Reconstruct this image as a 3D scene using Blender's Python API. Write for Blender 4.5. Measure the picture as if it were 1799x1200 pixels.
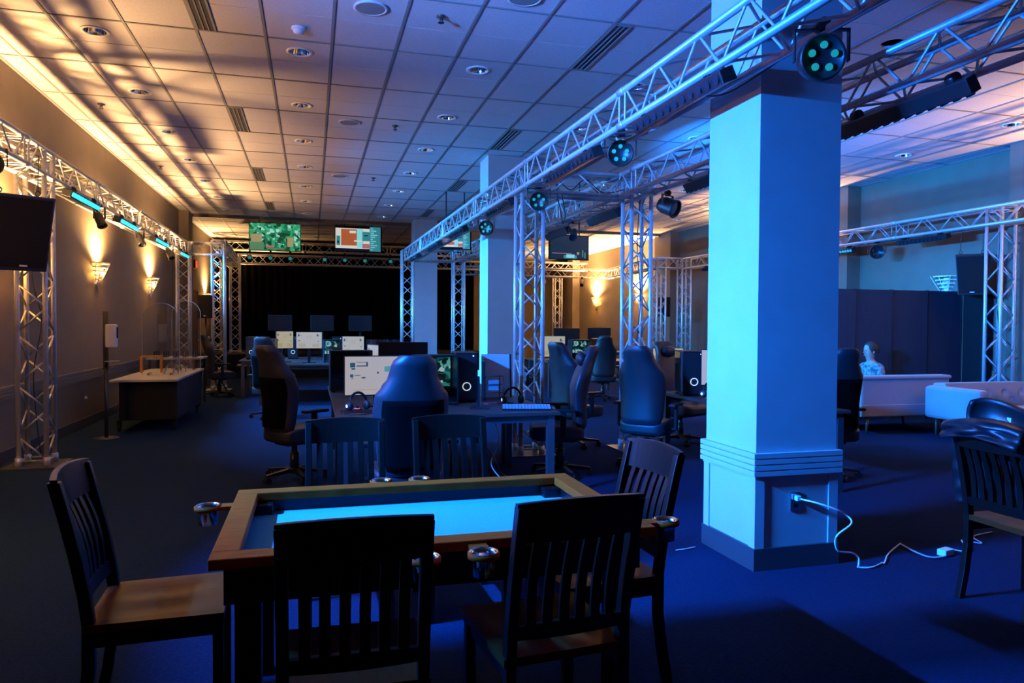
import bpy, bmesh, math, random
from mathutils import Vector, Matrix, Euler
random.seed(7)
for o in list(bpy.data.objects): bpy.data.objects.remove(o)
S = bpy.context.scene
C = S.collection
PI = math.pi

# ------------------------------------------------------------------ camera, world, exposure, large lights
F_PX, YAW, PITCH, ROLL, EYE = 1269.9, .2701, -.0228, .0058, 1.4766
cam = bpy.data.cameras.new('camera'); cam_o = bpy.data.objects.new('camera', cam); C.objects.link(cam_o)
cam.sensor_width = 36; cam.lens = F_PX * 36 / 1799; cam.clip_start = .05; cam.clip_end = 100
fw = Vector((math.sin(YAW)*math.cos(PITCH), math.cos(YAW)*math.cos(PITCH), math.sin(PITCH)))
ri = Vector((math.cos(YAW), -math.sin(YAW), 0)); up = ri.cross(fw)
rx = math.cos(ROLL)*ri + math.sin(ROLL)*up; ux = -math.sin(ROLL)*ri + math.cos(ROLL)*up
mw = Matrix((rx, ux, -fw)).transposed().to_4x4(); mw.translation = (0, 0, EYE)
cam_o.matrix_world = mw
S.camera = cam_o
S.view_settings.view_transform = 'Standard'; S.view_settings.look = 'None'
S.view_settings.gamma = 1; S.view_settings.use_curve_mapping = False
S.view_settings.exposure = -0.15
W = bpy.data.worlds.new('world'); S.world = W; W.use_nodes = True
W.node_tree.nodes['Background'].inputs[0].default_value = (.02, .03, .06, 1)
W.node_tree.nodes['Background'].inputs[1].default_value = .02

BLUE = (.006, .165, 1.0)
DEEP = (.012, .16, 1.0)
CYAN = (.010, .30, 1.0)
WARM = (1.0, .55, .21)
AMBER = (1.0, .43, .075)

def strip_light(name, loc, aim, length, width, power, color, spread):
    """the light of a linear LED bar, or an added strip, whose long side runs along Y"""
    l = bpy.data.lights.new(name, 'AREA'); l.shape = 'RECTANGLE'; l.size = length; l.size_y = width
    l.energy = power; l.color = color; l.spread = math.radians(spread)
    o = bpy.data.objects.new(name, l); C.objects.link(o)
    z = -(Vector(aim).normalized()); x = Vector((0, 1, 0)); x = (x - z*x.dot(z)).normalized(); y = z.cross(x)
    m = Matrix((x, y, z)).transposed().to_4x4(); m.translation = loc; o.matrix_world = m
    return o

# blue LED bars on the truss along the left wall: (y centre, z, aim, power, colour, spread)
KEY = dict(y=3.34, z=2.93)
strip_light('blue_strip_light', (-2.50, KEY['y'], KEY['z']), (1, .20, -.35), .95, .05, 850, BLUE, 82)
for yc, pw in ((9.57, 220), (11.68, 380), (14.07, 420), (16.4, 200)):
    strip_light('blue_strip_light', (-2.50, yc, 2.90), (1, .05, -.40), 1.0, .05, pw, CYAN, 95)

# the blue bar under the second beam that looks at the right wall; then an added strip that washes the ceiling blue
strip_light('blue_strip_light', (3.84, 8.9, 2.84), (1, .10, -.06), .95, .05, 420, (.008,.22,1.), 115)
strip_light('blue_strip_light', (-2.50, KEY['y'], KEY['z']+.02), (5.3, 3.9, 1.25), .95, .05, 150, (.05,.26,1.), 55)  # extra light added for the ceiling, not a fixture of its own

# ------------------------------------------------------------------ materials
MATS = {}
def mat(name, color=(.5,.5,.5), rough=.5, metal=0., emit=None, es=1., spec=.5, noise=None, bump=None, trans=0., alpha=1., coat=0., sheen=0.):
    if name in MATS: return MATS[name]
    m = bpy.data.materials.new(name); m.use_nodes = True
    nt = m.node_tree; b = nt.nodes['Principled BSDF']
    b.inputs['Base Color'].default_value = (*color, 1); b.inputs['Roughness'].default_value = rough
    b.inputs['Metallic'].default_value = metal; b.inputs['Specular IOR Level'].default_value = spec
    b.inputs['Coat Weight'].default_value = coat
    if sheen: b.inputs['Sheen Weight'].default_value = sheen
    if trans: b.inputs['Transmission Weight'].default_value = trans; b.inputs['IOR'].default_value = 1.45
    if alpha < 1: b.inputs['Alpha'].default_value = alpha
    if emit: b.inputs['Emission Color'].default_value = (*emit, 1); b.inputs['Emission Strength'].default_value = es
    if noise or bump:
        tc = nt.nodes.new('ShaderNodeTexCoord')
    if noise:                       # (scale, colour2, detail, stretch)
        sc, c2, det, st = noise
        mp = nt.nodes.new('ShaderNodeMapping'); mp.inputs['Scale'].default_value = st
        nt.links.new(tc.outputs['Object'], mp.inputs['Vector'])
        nz = nt.nodes.new('ShaderNodeTexNoise'); nz.inputs['Scale'].default_value = sc; nz.inputs['Detail'].default_value = det
        nt.links.new(mp.outputs['Vector'], nz.inputs['Vector'])
        rp = nt.nodes.new('ShaderNodeValToRGB'); rp.color_ramp.elements[0].position = .35; rp.color_ramp.elements[1].position = .65
        rp.color_ramp.elements[0].color = (*color, 1); rp.color_ramp.elements[1].color = (*c2, 1)
        nt.links.new(nz.outputs['Fac'], rp.inputs['Fac']); nt.links.new(rp.outputs['Color'], b.inputs['Base Color'])
    if bump:
        sc, strength = bump
        nz2 = nt.nodes.new('ShaderNodeTexNoise'); nz2.inputs['Scale'].default_value = sc; nz2.inputs['Detail'].default_value = 6
        nt.links.new(tc.outputs['Object'], nz2.inputs['Vector'])
        bp = nt.nodes.new('ShaderNodeBump'); bp.inputs['Strength'].default_value = strength; bp.inputs['Distance'].default_value = .01
        nt.links.new(nz2.outputs['Fac'], bp.inputs['Height']); nt.links.new(bp.outputs['Normal'], b.inputs['Normal'])
    MATS[name] = m
    return m

def clear(name, face, tint):
    """thin clear sheet: mostly see-through, mirror-like at glancing angles"""
    m = bpy.data.materials.new(name); m.use_nodes = True; nt = m.node_tree; nt.nodes.clear()
    out = nt.nodes.new('ShaderNodeOutputMaterial'); mx = nt.nodes.new('ShaderNodeMixShader'); tr = nt.nodes.new('ShaderNodeBsdfTransparent'); gl_ = nt.nodes.new('ShaderNodeBsdfGlossy')
    tr.inputs[0].default_value = (*[.5+.5*c for c in tint], 1); gl_.inputs['Roughness'].default_value = .04
    fr = nt.nodes.new('ShaderNodeFresnel'); fr.inputs[0].default_value = 1.46
    ad = nt.nodes.new('ShaderNodeMath'); ad.operation = 'ADD'; ad.inputs[1].default_value = face; nt.links.new(fr.outputs[0], ad.inputs[0])
    nt.links.new(ad.outputs[0], mx.inputs[0]); nt.links.new(tr.outputs[0], mx.inputs[1]); nt.links.new(gl_.outputs[0], mx.inputs[2]); nt.links.new(mx.outputs[0], out.inputs[0])
    MATS[name] = m
mat('carpet', (.0066,.0175,.043), .95, spec=.03, noise=(60, (.0105,.027,.064), 8, (1,1,1)), bump=(220, .5))
mat('wall_paint', (.17,.128,.085), .75, noise=(3, (.187,.142,.095), 4, (1,1,1)), bump=(160, .06))
mat('column_paint', (.44,.44,.45), .7, noise=(4, (.47,.47,.48), 4, (1,1,1)), bump=(190, .08))
mat('trim_paint', (.16,.135,.11), .55)
mat('base_rubber', (.045,.045,.05), .5)
mat('tile_white', (.52,.50,.52), .9, spec=.2, noise=(45, (.58,.56,.58), 8, (1,1,1)), bump=(140, .25))
mat('grid_white', (.22,.215,.215), .6)
mat('plenum', (.05,.05,.05), .9)
mat('alu', (.66,.66,.66), .36, metal=.45, noise=(30, (.58,.58,.59), 4, (1,1,.2)))
mat('alu_plate', (.55,.55,.56), .4, metal=.5)
mat('plate_dark', (.10,.10,.10), .35, metal=.6)
mat('black_plastic', (.008,.008,.009), .45, spec=.25)
mat('black_metal', (.015,.015,.016), .38, spec=.6)
mat('black_fabric', (.010,.010,.011), .9, spec=.2, bump=(300,.3))
mat('curtain_black', (.0022,.0022,.0024), .95, spec=.02)
mat('leather_black', (.018,.019,.023), .46, spec=.5, bump=(120,.10))
mat('jacket_leather', (.010,.010,.012), .40, spec=.5, bump=(25,.12))
mat('wood_dark', (.0055,.003,.002), .38, spec=.30, noise=(9, (.009,.0045,.003), 7, (1,14,14)))
mat('wood_seat', (.10,.017,.003), .42, spec=.16, noise=(7, (.14,.027,.005), 7, (14,1,14)))
mat('wood_rail', (.46,.048,.004), .55, spec=.05, noise=(6, (.56,.074,.007), 7, (2,16,2)))
mat('felt', (.085,.36,.50), .95, spec=.03, noise=(200, (.105,.41,.56), 6, (1,1,1)), bump=(400,.3))
mat('desk_top', (.040,.028,.026), .45, spec=.3, noise=(8, (.055,.038,.034), 6, (12,1,1)))
mat('desk_metal', (.10,.10,.11), .4, metal=.7)
mat('chrome', (.85,.85,.86), .12, metal=1.)
mat('lamp_white', (.80,.77,.72), .4)
mat('bulb_warm', (1,.8,.5), .5, emit=(1.,.62,.22), es=26)
mat('bulb_off', (.75,.75,.72), .3)
mat('reflector', (.90,.90,.90), .12, metal=1.)
mat('lens_dark', (.02,.03,.04), .08, spec=1., coat=1.)
mat('led_cyan', (.1,.6,1), .3, emit=(.02,.52,1.), es=2.6)
mat('led_key', (.1,.6,1), .3, emit=(.05,.45,1.), es=8)
mat('led_green', (.02,.3,.16), .3, emit=(.02,.55,.28), es=.38)
mat('led_white', (.9,.9,.9), .3, emit=(.75,.9,1.), es=.9)
mat('led_red', (.9,.1,.1), .3, emit=(1.,.05,.01), es=1.2)
mat('led_pink', (.9,.2,.2), .3, emit=(1.,.12,.10), es=1.0)
mat('led_teal', (.1,.6,.6), .3, emit=(.02,.40,.36), es=.45)
mat('scr_cream', (.1,.1,.1), .3, emit=(.56,.50,.34), es=.72)
mat('scr_dark', (.02,.05,.05), .3, emit=(.03,.11,.10), es=.6)
mat('scr_tan', (.1,.1,.1), .3, emit=(.45,.36,.16), es=.8)
mat('scr_green', (.02,.2,.1), .3, emit=(.10,.30,.16), es=.7)
mat('scr_terra', (.1,.1,.1), .3, emit=(.55,.13,.03), es=.75)
mat('scr_white', (.1,.1,.1), .3, emit=(.75,.72,.66), es=.9)
mat('scr_teal', (.1,.1,.1), .3, emit=(.03,.28,.33), es=.8)
mat('scr_cyan', (.1,.1,.1), .3, emit=(.25,.75,.80), es=.9)
mat('scr_navy', (.01,.02,.03), .2, emit=(.004,.03,.07), es=.7)
mat('scr_pink', (.1,.1,.1), .3, emit=(.75,.22,.22), es=.6)
mat('scr_black', (.01,.01,.01), .15, spec=.6)
clear('acrylic', .06, (.9,.95,1.))
mat('acrylic_orange', (.85,.27,.03), .2)
clear('glass_side', .08, (.5,.6,.7))
mat('table_stone', (.42,.38,.33), .35, noise=(40, (.50,.46,.40), 6, (1,1,1)))
mat('couch_fabric', (.27,.25,.24), .9, sheen=.2, noise=(120, (.32,.30,.29), 6, (1,1,1)), bump=(350,.3))
mat('wood_leg', (.14,.07,.03), .4)
mat('partition_blue', (.010,.022,.040), .9, noise=(5, (.013,.027,.048), 4, (3,3,.3)))
mat('white_plastic', (.75,.75,.76), .35)
mat('grey_plastic', (.30,.30,.32), .4)
mat('cable_white', (.80,.82,.82), .4)
mat('cable_black', (.012,.012,.012), .5)
mat('skin', (.40,.24,.17), .55)
mat('hair', (.022,.015,.010), .6)
mat('shirt', (.05,.06,.06), .8, noise=(22, (.30,.31,.30), 3, (1,1,1)))
mat('trousers', (.03,.03,.04), .8)
mat('red_fabric', (.30,.03,.03), .8)
mat('white_board', (.55,.57,.58), .35)
mat('door_wood', (.11,.045,.022), .45, noise=(5, (.15,.06,.03), 6, (8,8,.6)))
mat('stage_edge', (.45,.36,.25), .6)

def voronoi_screen():
    m = bpy.data.materials.new('scr_leaves'); m.use_nodes = True; nt = m.node_tree; b = nt.nodes['Principled BSDF']
    tc = nt.nodes.new('ShaderNodeTexCoord'); v = nt.nodes.new('ShaderNodeTexVoronoi'); v.inputs['Scale'].default_value = 13
    v.distance = 'CHEBYCHEV'
    rp = nt.nodes.new('ShaderNodeValToRGB'); cr = rp.color_ramp; cr.interpolation = 'CONSTANT'
    cr.elements[0].position = 0; cr.elements[0].color = (.005,.07,.03,1)
    for p, c in ((.25,(.01,.20,.09,1)),(.48,(.03,.42,.18,1)),(.68,(.10,.60,.30,1)),(.84,(.45,.85,.75,1))):
        e = cr.elements.new(p); e.color = c
    cr.elements[-1].position = .93; cr.elements[-1].color = (.45,.85,.75,1)
    sp = nt.nodes.new('ShaderNodeSeparateColor')
    nt.links.new(tc.outputs['Object'], v.inputs['Vector']); nt.links.new(v.outputs['Color'], sp.inputs['Color'])
    nt.links.new(sp.outputs[0], rp.inputs['Fac']); nt.links.new(rp.outputs['Color'], b.inputs['Emission Color'])
    b.inputs['Emission Strength'].default_value = .8; b.inputs['Base Color'].default_value = (.01,.02,.02,1)
    MATS['scr_leaves'] = m
voronoi_screen()
def board_screen():
    """the lit inside of a computer case: circuit blocks, fans and cables in green and teal"""
    m = bpy.data.materials.new('scr_board'); m.use_nodes = True; nt = m.node_tree; b = nt.nodes['Principled BSDF']
    tc = nt.nodes.new('ShaderNodeTexCoord'); v = nt.nodes.new('ShaderNodeTexVoronoi'); v.inputs['Scale'].default_value = 26; v.distance = 'MANHATTAN'
    rp = nt.nodes.new('ShaderNodeValToRGB'); cr = rp.color_ramp; cr.interpolation = 'CONSTANT'
    cr.elements[0].position = 0; cr.elements[0].color = (.002,.02,.02,1)
    for p, c in ((.35,(.01,.10,.10,1)),(.6,(.03,.28,.22,1)),(.8,(.15,.55,.45,1))):
        e = cr.elements.new(p); e.color = c
    cr.elements[-1].position = .92; cr.elements[-1].color = (.55,.80,.75,1)
    sp = nt.nodes.new('ShaderNodeSeparateColor')
    nt.links.new(tc.outputs['Object'], v.inputs['Vector']); nt.links.new(v.outputs['Color'], sp.inputs['Color'])
    nt.links.new(sp.outputs[1], rp.inputs['Fac']); nt.links.new(rp.outputs['Color'], b.inputs['Emission Color'])
    b.inputs['Emission Strength'].default_value = 1.1; b.inputs['Base Color'].default_value = (.01,.02,.02,1)
    MATS['scr_board'] = m
board_screen()

# ------------------------------------------------------------------ mesh helpers
class MB:
    """collects shapes, then builds ONE mesh object"""
    def __init__(s): s.v = []; s.f = []; s.mi = []; s.smooth = []
    def add(s, vs, fs, mi=0, smooth=False):
        n = len(s.v); s.v += [tuple(v) for v in vs]
        for f in fs: s.f.append([i+n for i in f]); s.mi.append(mi); s.smooth.append(smooth)
        return s
    def box(s, c, d, rot=None, mi=0):
        vs = []
        for x in (-.5,.5):
            for y in (-.5,.5):
                for z in (-.5,.5): vs.append(Vector((x*d[0], y*d[1], z*d[2])))
        if rot is not None:
            R = rot if isinstance(rot, Matrix) else Euler(rot).to_matrix()
            vs = [R @ v for v in vs]
        vs = [v + Vector(c) for v in vs]
        return s.add(vs, [(0,1,3,2),(4,6,7,5),(0,4,5,1),(2,3,7,6),(0,2,6,4),(1,5,7,3)], mi)
    def bb(s, lo, hi, mi=0):
        return s.box([(a+b)/2 for a,b in zip(lo,hi)], [b-a for a,b in zip(lo,hi)], None, mi)
    def cyl(s, p0, p1, r0, n=10, r1=None, caps=True, mi=0, smooth=True):
        p0, p1 = Vector(p0), Vector(p1); r1 = r0 if r1 is None else r1
        d = (p1-p0).normalized(); a = Vector((0,0,1)) if abs(d.z) < .9 else Vector((1,0,0))
        x = d.cross(a).normalized(); y = d.cross(x)
        vs = []
        for p, r in ((p0,r0),(p1,r1)):
            for k in range(n):
                t = 2*PI*k/n; vs.append(p + x*(r*math.cos(t)) + y*(r*math.sin(t)))
        s.add(vs, [(k,(k+1)%n,n+(k+1)%n,n+k) for k in range(n)], mi, smooth)
        if caps:
            m = len(s.v)-2*n
            s.f.append([m+k for k in range(n)][::-1]); s.mi.append(mi); s.smooth.append(False)
            s.f.append([m+n+k for k in range(n)]); s.mi.append(mi); s.smooth.append(False)
        return s
    def tube(s, pts, r, n=6, mi=0):
        pts = [Vector(p) for p in pts]; vs = []
        for i, p in enumerate(pts):
            d = (pts[min(i+1,len(pts)-1)] - pts[max(i-1,0)]).normalized()
            a = Vector((0,0,1)) if abs(d.z) < .95 else Vector((1,0,0))
            x = d.cross(a).normalized(); y = d.cross(x)
            for k in range(n):
                t = 2*PI*k/n; vs.append(p + x*(r*math.cos(t)) + y*(r*math.sin(t)))
        fs = []
        for i in range(len(pts)-1):
            for k in range(n): fs.append((i*n+k, i*n+(k+1)%n, (i+1)*n+(k+1)%n, (i+1)*n+k))
        fs.append(list(range(n))[::-1]); fs.append([(len(pts)-1)*n+k for k in range(n)])
        return s.add(vs, fs, mi, True)
    def lathe(s, prof, n=20, c=(0,0,0), mi=0, closed=False, R=None):
        """prof = [(r, z)] turned about local z"""
        vs = []
        for r, z in prof:
            for k in range(n):
                t = 2*PI*k/n; v = Vector((r*math.cos(t), r*math.sin(t), z))
                if R is not None: v = R @ v
                vs.append(v + Vector(c))
        fs = []
        for i in range(len(prof)-1):
            for k in range(n): fs.append((i*n+k, i*n+(k+1)%n, (i+1)*n+(k+1)%n, (i+1)*n+k))
        if closed:
            fs.append(list(range(n))[::-1]); fs.append([(len(prof)-1)*n+k for k in range(n)])
        return s.add(vs, fs, mi, True)
    def prism(s, poly, z0, z1, mi=0):
        n = len(poly); vs = [(x,y,z0) for x,y in poly] + [(x,y,z1) for x,y in poly]
        return s.add(vs, [list(range(n))[::-1], [n+k for k in range(n)]] + [(k,(k+1)%n,n+(k+1)%n,n+k) for k in range(n)], mi)
    def grid(s, fn, nu, nv, closed_u=False, mi=0, smooth=True):
        vs = [fn(i/(nu-1) if not closed_u else i/nu, j/(nv-1)) for j in range(nv) for i in range(nu)]
        fs = []
        for j in range(nv-1):
            for i in range(nu if closed_u else nu-1):
                i2 = (i+1) % nu; fs.append((j*nu+i, j*nu+i2, (j+1)*nu+i2, (j+1)*nu+i))
        return s.add(vs, fs, mi, smooth)
    def quad(s, a, b, c, d, mi=0): return s.add([a,b,c,d], [(0,1,2,3)], mi)
    def mesh(s, name, mats):
        me = bpy.data.meshes.new(name); me.from_pydata(s.v, [], s.f)
        for m in (mats if isinstance(mats, (list,tuple)) else [mats]): me.materials.append(MATS[m])
        me.polygons.foreach_set('material_index', s.mi); me.polygons.foreach_set('use_smooth', s.smooth)
        bm = bmesh.new(); bm.from_mesh(me); bmesh.ops.recalc_face_normals(bm, faces=bm.faces); bm.to_mesh(me); bm.free()
        me.update(); return me
    def build(s, name, mats, parent=None, loc=None, rot=None, bevel=0, solid=0, subd=0):
        o = bpy.data.objects.new(name, s.mesh(name, mats)); C.objects.link(o)
        if parent is not None: o.parent = parent
        if loc is not None: o.location = loc
        if rot is not None: o.rotation_euler = rot
        if solid: md = o.modifiers.new('solidify', 'SOLIDIFY'); md.thickness = solid; md.offset = 0
        if bevel: md = o.modifiers.new('bevel', 'BEVEL'); md.width = bevel; md.segments = 2; md.limit_method = 'ANGLE'
        if subd: md = o.modifiers.new('subd', 'SUBSURF'); md.levels = subd; md.render_levels = subd
        return o

def put(name, mesh, parent, mx=None):
    o = bpy.data.objects.new(name, mesh); C.objects.link(o); o.parent = parent
    if mx is not None: o.matrix_basis = mx
    return o
def thing(name, label, cat, loc=(0,0,0), rz=0, group=None, rot=None):
    o = bpy.data.objects.new(name, None); C.objects.link(o); o.empty_display_size = .1
    o.location = loc; o.rotation_euler = rot if rot is not None else (0,0,rz)
    return tag(o, label, cat, group)
def tag(o, label, cat, group=None):
    o['label'] = label; o['category'] = cat
    if group: o['group'] = group
    return o
def struct(o): o['kind'] = 'structure'; return o
def stuff(o): o['kind'] = 'stuff'; return o
def dup(root, label, loc=None, rz=None, rot=None, group=None, scale=None):
    r = root.copy(); C.objects.link(r); r['label'] = label
    if loc is not None: r.location = loc
    if rz is not None: r.rotation_euler = (0,0,rz)
    if rot is not None: r.rotation_euler = rot
    if scale is not None: r.scale = scale
    if group: r['group'] = group
    for ch in list(root.children):
        c = ch.copy(); C.objects.link(c); c.parent = r; c.matrix_parent_inverse = ch.matrix_parent_inverse
        for g in list(ch.children):
            d = g.copy(); C.objects.link(d); d.parent = c; d.matrix_parent_inverse = g.matrix_parent_inverse
    return r
def frame_to(d, roll_up=(0,0,1)):
    """rotation matrix whose local -Y axis points along d (things face local -Y)"""
    d = Vector(d).normalized(); u = Vector(roll_up); x = (-d).cross(u).normalized(); z = x.cross(-d)
    return Matrix((x, -d, z)).transposed()

# ------------------------------------------------------------------ the room
XL, XR, YB, YF, H = -3.094, 10.25, 30.0, -4.0, 4.1956
GX, GY, T = .1868, 7.3017, .61
YC = 24.4                                     # the black stage curtain
fl = struct(MB().bb((XL-.3, YF-.3, -.1), (XR+.3, YB+.3, 0)).build('floor', 'carpet'))
wl = struct(MB().bb((XL-.2, YF, 0), (XL, YB, H+.3)).build('wall_left', 'wall_paint'))
wr = struct(MB().bb((XR, YF, 0), (XR+.2, YB, H+.3)).build('wall_right', 'wall_paint'))
wb = struct(MB().bb((XL-.2, YB, 0), (XR+.2, YB+.2, H+.3)).build('wall_back', 'wall_paint'))
wf = struct(MB().bb((XL-.2, YF-.2, 0), (XR+.2, YF, H+.3)).build('wall_front', 'wall_paint'))
def rail_profile(m, a, b, nrm, z0=.665, step=.036, n=4):
    """chair rail of n stacked ridges along a wall from a to b; nrm points into the room"""
    a, b, nrm = Vector(a), Vector(b), Vector(nrm)
    for k in range(n):
        z = z0 + k*step
        p = [a, b, b+nrm*.028, a+nrm*.028]
        m.add([(q.x,q.y,z) for q in p] + [(q.x,q.y,z+step-.009) for q in p], [(0,1,2,3)[::-1],(4,5,6,7),(0,1,5,4),(1,2,6,5),(2,3,7,6),(3,0,4,7)])
    p = [a, b, b+nrm*.014, a+nrm*.014]
    m.add([(q.x,q.y,z0) for q in p] + [(q.x,q.y,z0+n*step-.01) for q in p], [(0,1,2,3)[::-1],(4,5,6,7),(0,1,5,4),(1,2,6,5),(2,3,7,6),(3,0,4,7)])
    return m
struct(rail_profile(MB(), (XL,YF,0), (XL,19.0,0), (1,0,0)).build('trim_1', 'trim_paint'))
struct(rail_profile(MB(), (XR,YF,0), (XR,YB,0), (-1,0,0)).build('trim_2', 'trim_paint'))
struct(MB().bb((XL,YF,0),(XL+.015,19.0,.135)).build('baseboard_left', 'base_rubber'))
struct(MB().bb((XR-.015,YF,0),(XR,YB,.135)).build('baseboard_right', 'base_rubber'))
# pilasters on the long walls
def pilaster(name, lo, hi):
    return struct(MB().bb(lo, hi).build(name, 'wall_paint'))
pilaster('pillar_left', (XL,19.0,0), (XL+.22,19.6,H))
for k, (y0, y1) in enumerate(((7.85,8.4),(11.75,12.3),(18.9,19.9),(27.0,27.6))):
    pilaster('pillar_right', (XR-.30,y0,0), (XR,y1,H))

# ceiling: grid bars, tiles, dark space above
ce = struct(MB().bb((XL-.2,YF,4.5),(XR+.2,YB,4.55)).build('ceiling', 'plenum'))
gb = MB()
for i in range(-5, 17):
    x = GX + i*T
    if XL < x < XR: gb.bb((x-.012, YF, H-.004), (x+.012, YB, H+.03))
j = -18
while GY + j*T < YB:
    y = GY + j*T
    if j % 2 == 0: gb.bb((XL, y-.011, H-.003), (XR, y+.011, H+.03))
    j += 1
gb.bb((XL,YF,H-.006),(XL+.03,YB,H+.03)); gb.bb((XR-.03,YF,H-.006),(XR,YB,H+.03))
gb.build('grid_bars', 'grid_white', ce)
DOWN = set()
for i in (-4, -1, 2, 5, 8, 11, 14):
    for j in range(-3, 21, 3):
        if not (i == 5 and j in (6, 18)): DOWN.add((i, j))
HOLE_R = .105
def half_tile(m, x0, x1, y0, y1, hole=None):
    z0, z1 = .004, .022
    if hole is None: m.bb((x0,y0,z0),(x1,y1,z1)); return
    cx, cy = hole; n = 32; ring = []; outer = []
    for k in range(n):
        t = 2*PI*k/n; c, s = math.cos(t), math.sin(t)
        ring.append((cx+HOLE_R*c, cy+HOLE_R*s))
        sc = 1/max(abs(c), abs(s))
        outer.append((min(max(cx+c*sc*(x1-x0)/2, x0), x1), min(max(cy+s*sc*(y1-y0)/2, y0), y1)))
    vs = [(x,y,z0) for x,y in ring] + [(x,y,z0) for x,y in outer] + [(x,y,z1) for x,y in ring] + [(x,y,z1) for x,y in outer]
    fs = []
    for k in range(n):
        k2 = (k+1) % n
        fs += [(k,k2,n+k2,n+k), (2*n+k,3*n+k,3*n+k2,2*n+k2), (k,2*n+k,2*n+k2,k2), (n+k,n+k2,3*n+k2,3*n+k)]
    m.add(vs, fs)
def tile_shape(m, i, j, ox=0, oy=0):
    """a 0.61 x 1.22 tile scored across its middle; corner at (ox, oy)"""
    a, b = .0, T
    x0 = GX + i*T
    if x0 < XL: a = XL - x0
    if x0 + T > XR: b = XR - x0
    if b - a < .05: return
    for h in (0, 1):
        hole = (ox + T/2, oy + h*T + T/2) if (i, j+h) in DOWN else None
        y0 = oy + h*T + (.004 if h else .013); y1 = oy + h*T + T - (.013 if h else .004)
        half_tile(m, ox+a+.013, ox+b-.013, y0, y1, hole)
cache = {}
rest = MB(); n_t = 0
for j in range(-18, 38, 2):
    for i in range(-6, 17):
        if -4 <= j <= 18:
            key = (i if i in (-6, 16) else 0, (i, j) in DOWN, (i, j+1) in DOWN)
            if key not in cache:
                m = MB(); tile_shape(m, i, j); cache[key] = m.mesh('ceiling_tile', 'tile_white') if m.v else None
            if cache[key]: put('ceiling_tile', cache[key], ce, Matrix.Translation((GX+i*T, GY+j*T, H))); n_t += 1
        elif GY + (j+2)*T < YB + .6:
            tile_shape(rest, i, j, GX+i*T, GY+j*T)
ro = rest.build('far_tiles', 'tile_white', ce); ro.location = (0,0,H); stuff(ro)
struct(MB().bb((XL+.22,19.54,H-.07),(XR-.3,19.62,H)).build('trim_3', 'trim_paint'))

# columns with chair rail, plinth panels and baseboard
def column(name, x, y, w, d):
    o = struct(MB().bb((x,y,0),(x+w,y+d,H)).build(name, 'column_paint'))
    bo = MB(); e = .018
    bo.bb((x-e,y-e,0),(x+w+e,y+d+e,.135)); bo.build('baseboard', 'base_rubber', o)
    for k in range(4):
        z = .575 + k*.036
        MB().bb((x-.028,y-.028,z),(x+w+.028,y+d+.028,z+.029)).build('rail_ridge', 'column_paint', o)
    m = MB().bb((x-.014,y-.014,.56),(x+w+.014,y+d+.014,.705)); m.build('rail_backing', 'column_paint', o)
    m = MB()
    for sx in (x-.010, x+w-.055):
        for sy in (y-.010, y+d-.055): m.bb((sx,sy,.13),(sx+.065,sy+.065,.57))
    m.build('corner_trim', 'column_paint', o)
    return o
column('column_1', 2.578, 3.787, .57, .57)
column('column_2', 2.72, 11.30, .62, .58)
column('column_3', 2.55, 18.72, .60, .58)
column('column_4', 2.60, -3.6, .57, .57)

# stage at the far end with a black pleated curtain
sb = MB().bb((XL+.02,21.2,0),(5.3,YC+.3,.62)).build('stage_platform', 'black_fabric')
tag(sb, 'low black stage platform in front of the black curtain', 'stage')
st = thing('stage_step', 'long stage step with a pale wooden nosing', 'step', (0,0,0))
MB().bb((-1.95,20.75,0),(2.0,21.19,.32)).build('riser', 'black_fabric', st)
MB().bb((-1.95,20.72,.32),(2.0,21.19,.36)).build('nosing', 'stage_edge', st)
def pleats(x0, x1, y, z0, z1, amp=.05, wl=.22):
    n = int((x1-x0)/wl*8)
    m = MB()
    m.grid(lambda u, v: (x0+(x1-x0)*u, y + amp*math.sin(2*PI*(x1-x0)*u/wl) + .02*math.sin(9*u), z0+(z1-z0)*v), n, 2)
    return m
cu = pleats(XL+.05, 5.2, YC, .63, 3.98).build('stage_curtain', 'curtain_black', solid=.006)
tag(cu, 'wide black pleated curtain across the back of the stage', 'curtain')
cu2 = MB().bb((5.31,YC-.05,0),(5.37,YB,3.98)).build('curtain_return', 'curtain_black')
tag(cu2, 'black side drape running back from the stage corner', 'curtain')

# doorway and exit sign on the golden wall beyond the pillar
d1 = struct(MB().bb((XL,20.1,0),(XL+.05,21.5,2.35)).build('door_1', 'door_wood'))
m = MB(); m.bb((XL,20.0,0),(XL+.07,20.1,2.45)); m.bb((XL,21.5,0),(XL+.07,21.6,2.45)); m.bb((XL,20.0,2.35),(XL+.07,21.6,2.45)); m.build('door_casing', 'door_wood', d1)
MB().cyl((XL+.05,21.38,1.0),(XL+.12,21.38,1.0),.02,8).build('door_handle', 'chrome', d1)
ex = thing('exit_sign', 'small red lit sign on the golden wall above the brown door', 'sign', (XL,21.4,2.98))
MB().bb((0,-.16,0),(.05,.16,.22)).build('sign_body', 'black_plastic', ex)
MB().bb((.05,-.14,.02),(.056,.14,.20)).build('sign_face', 'led_red', ex)

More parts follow.
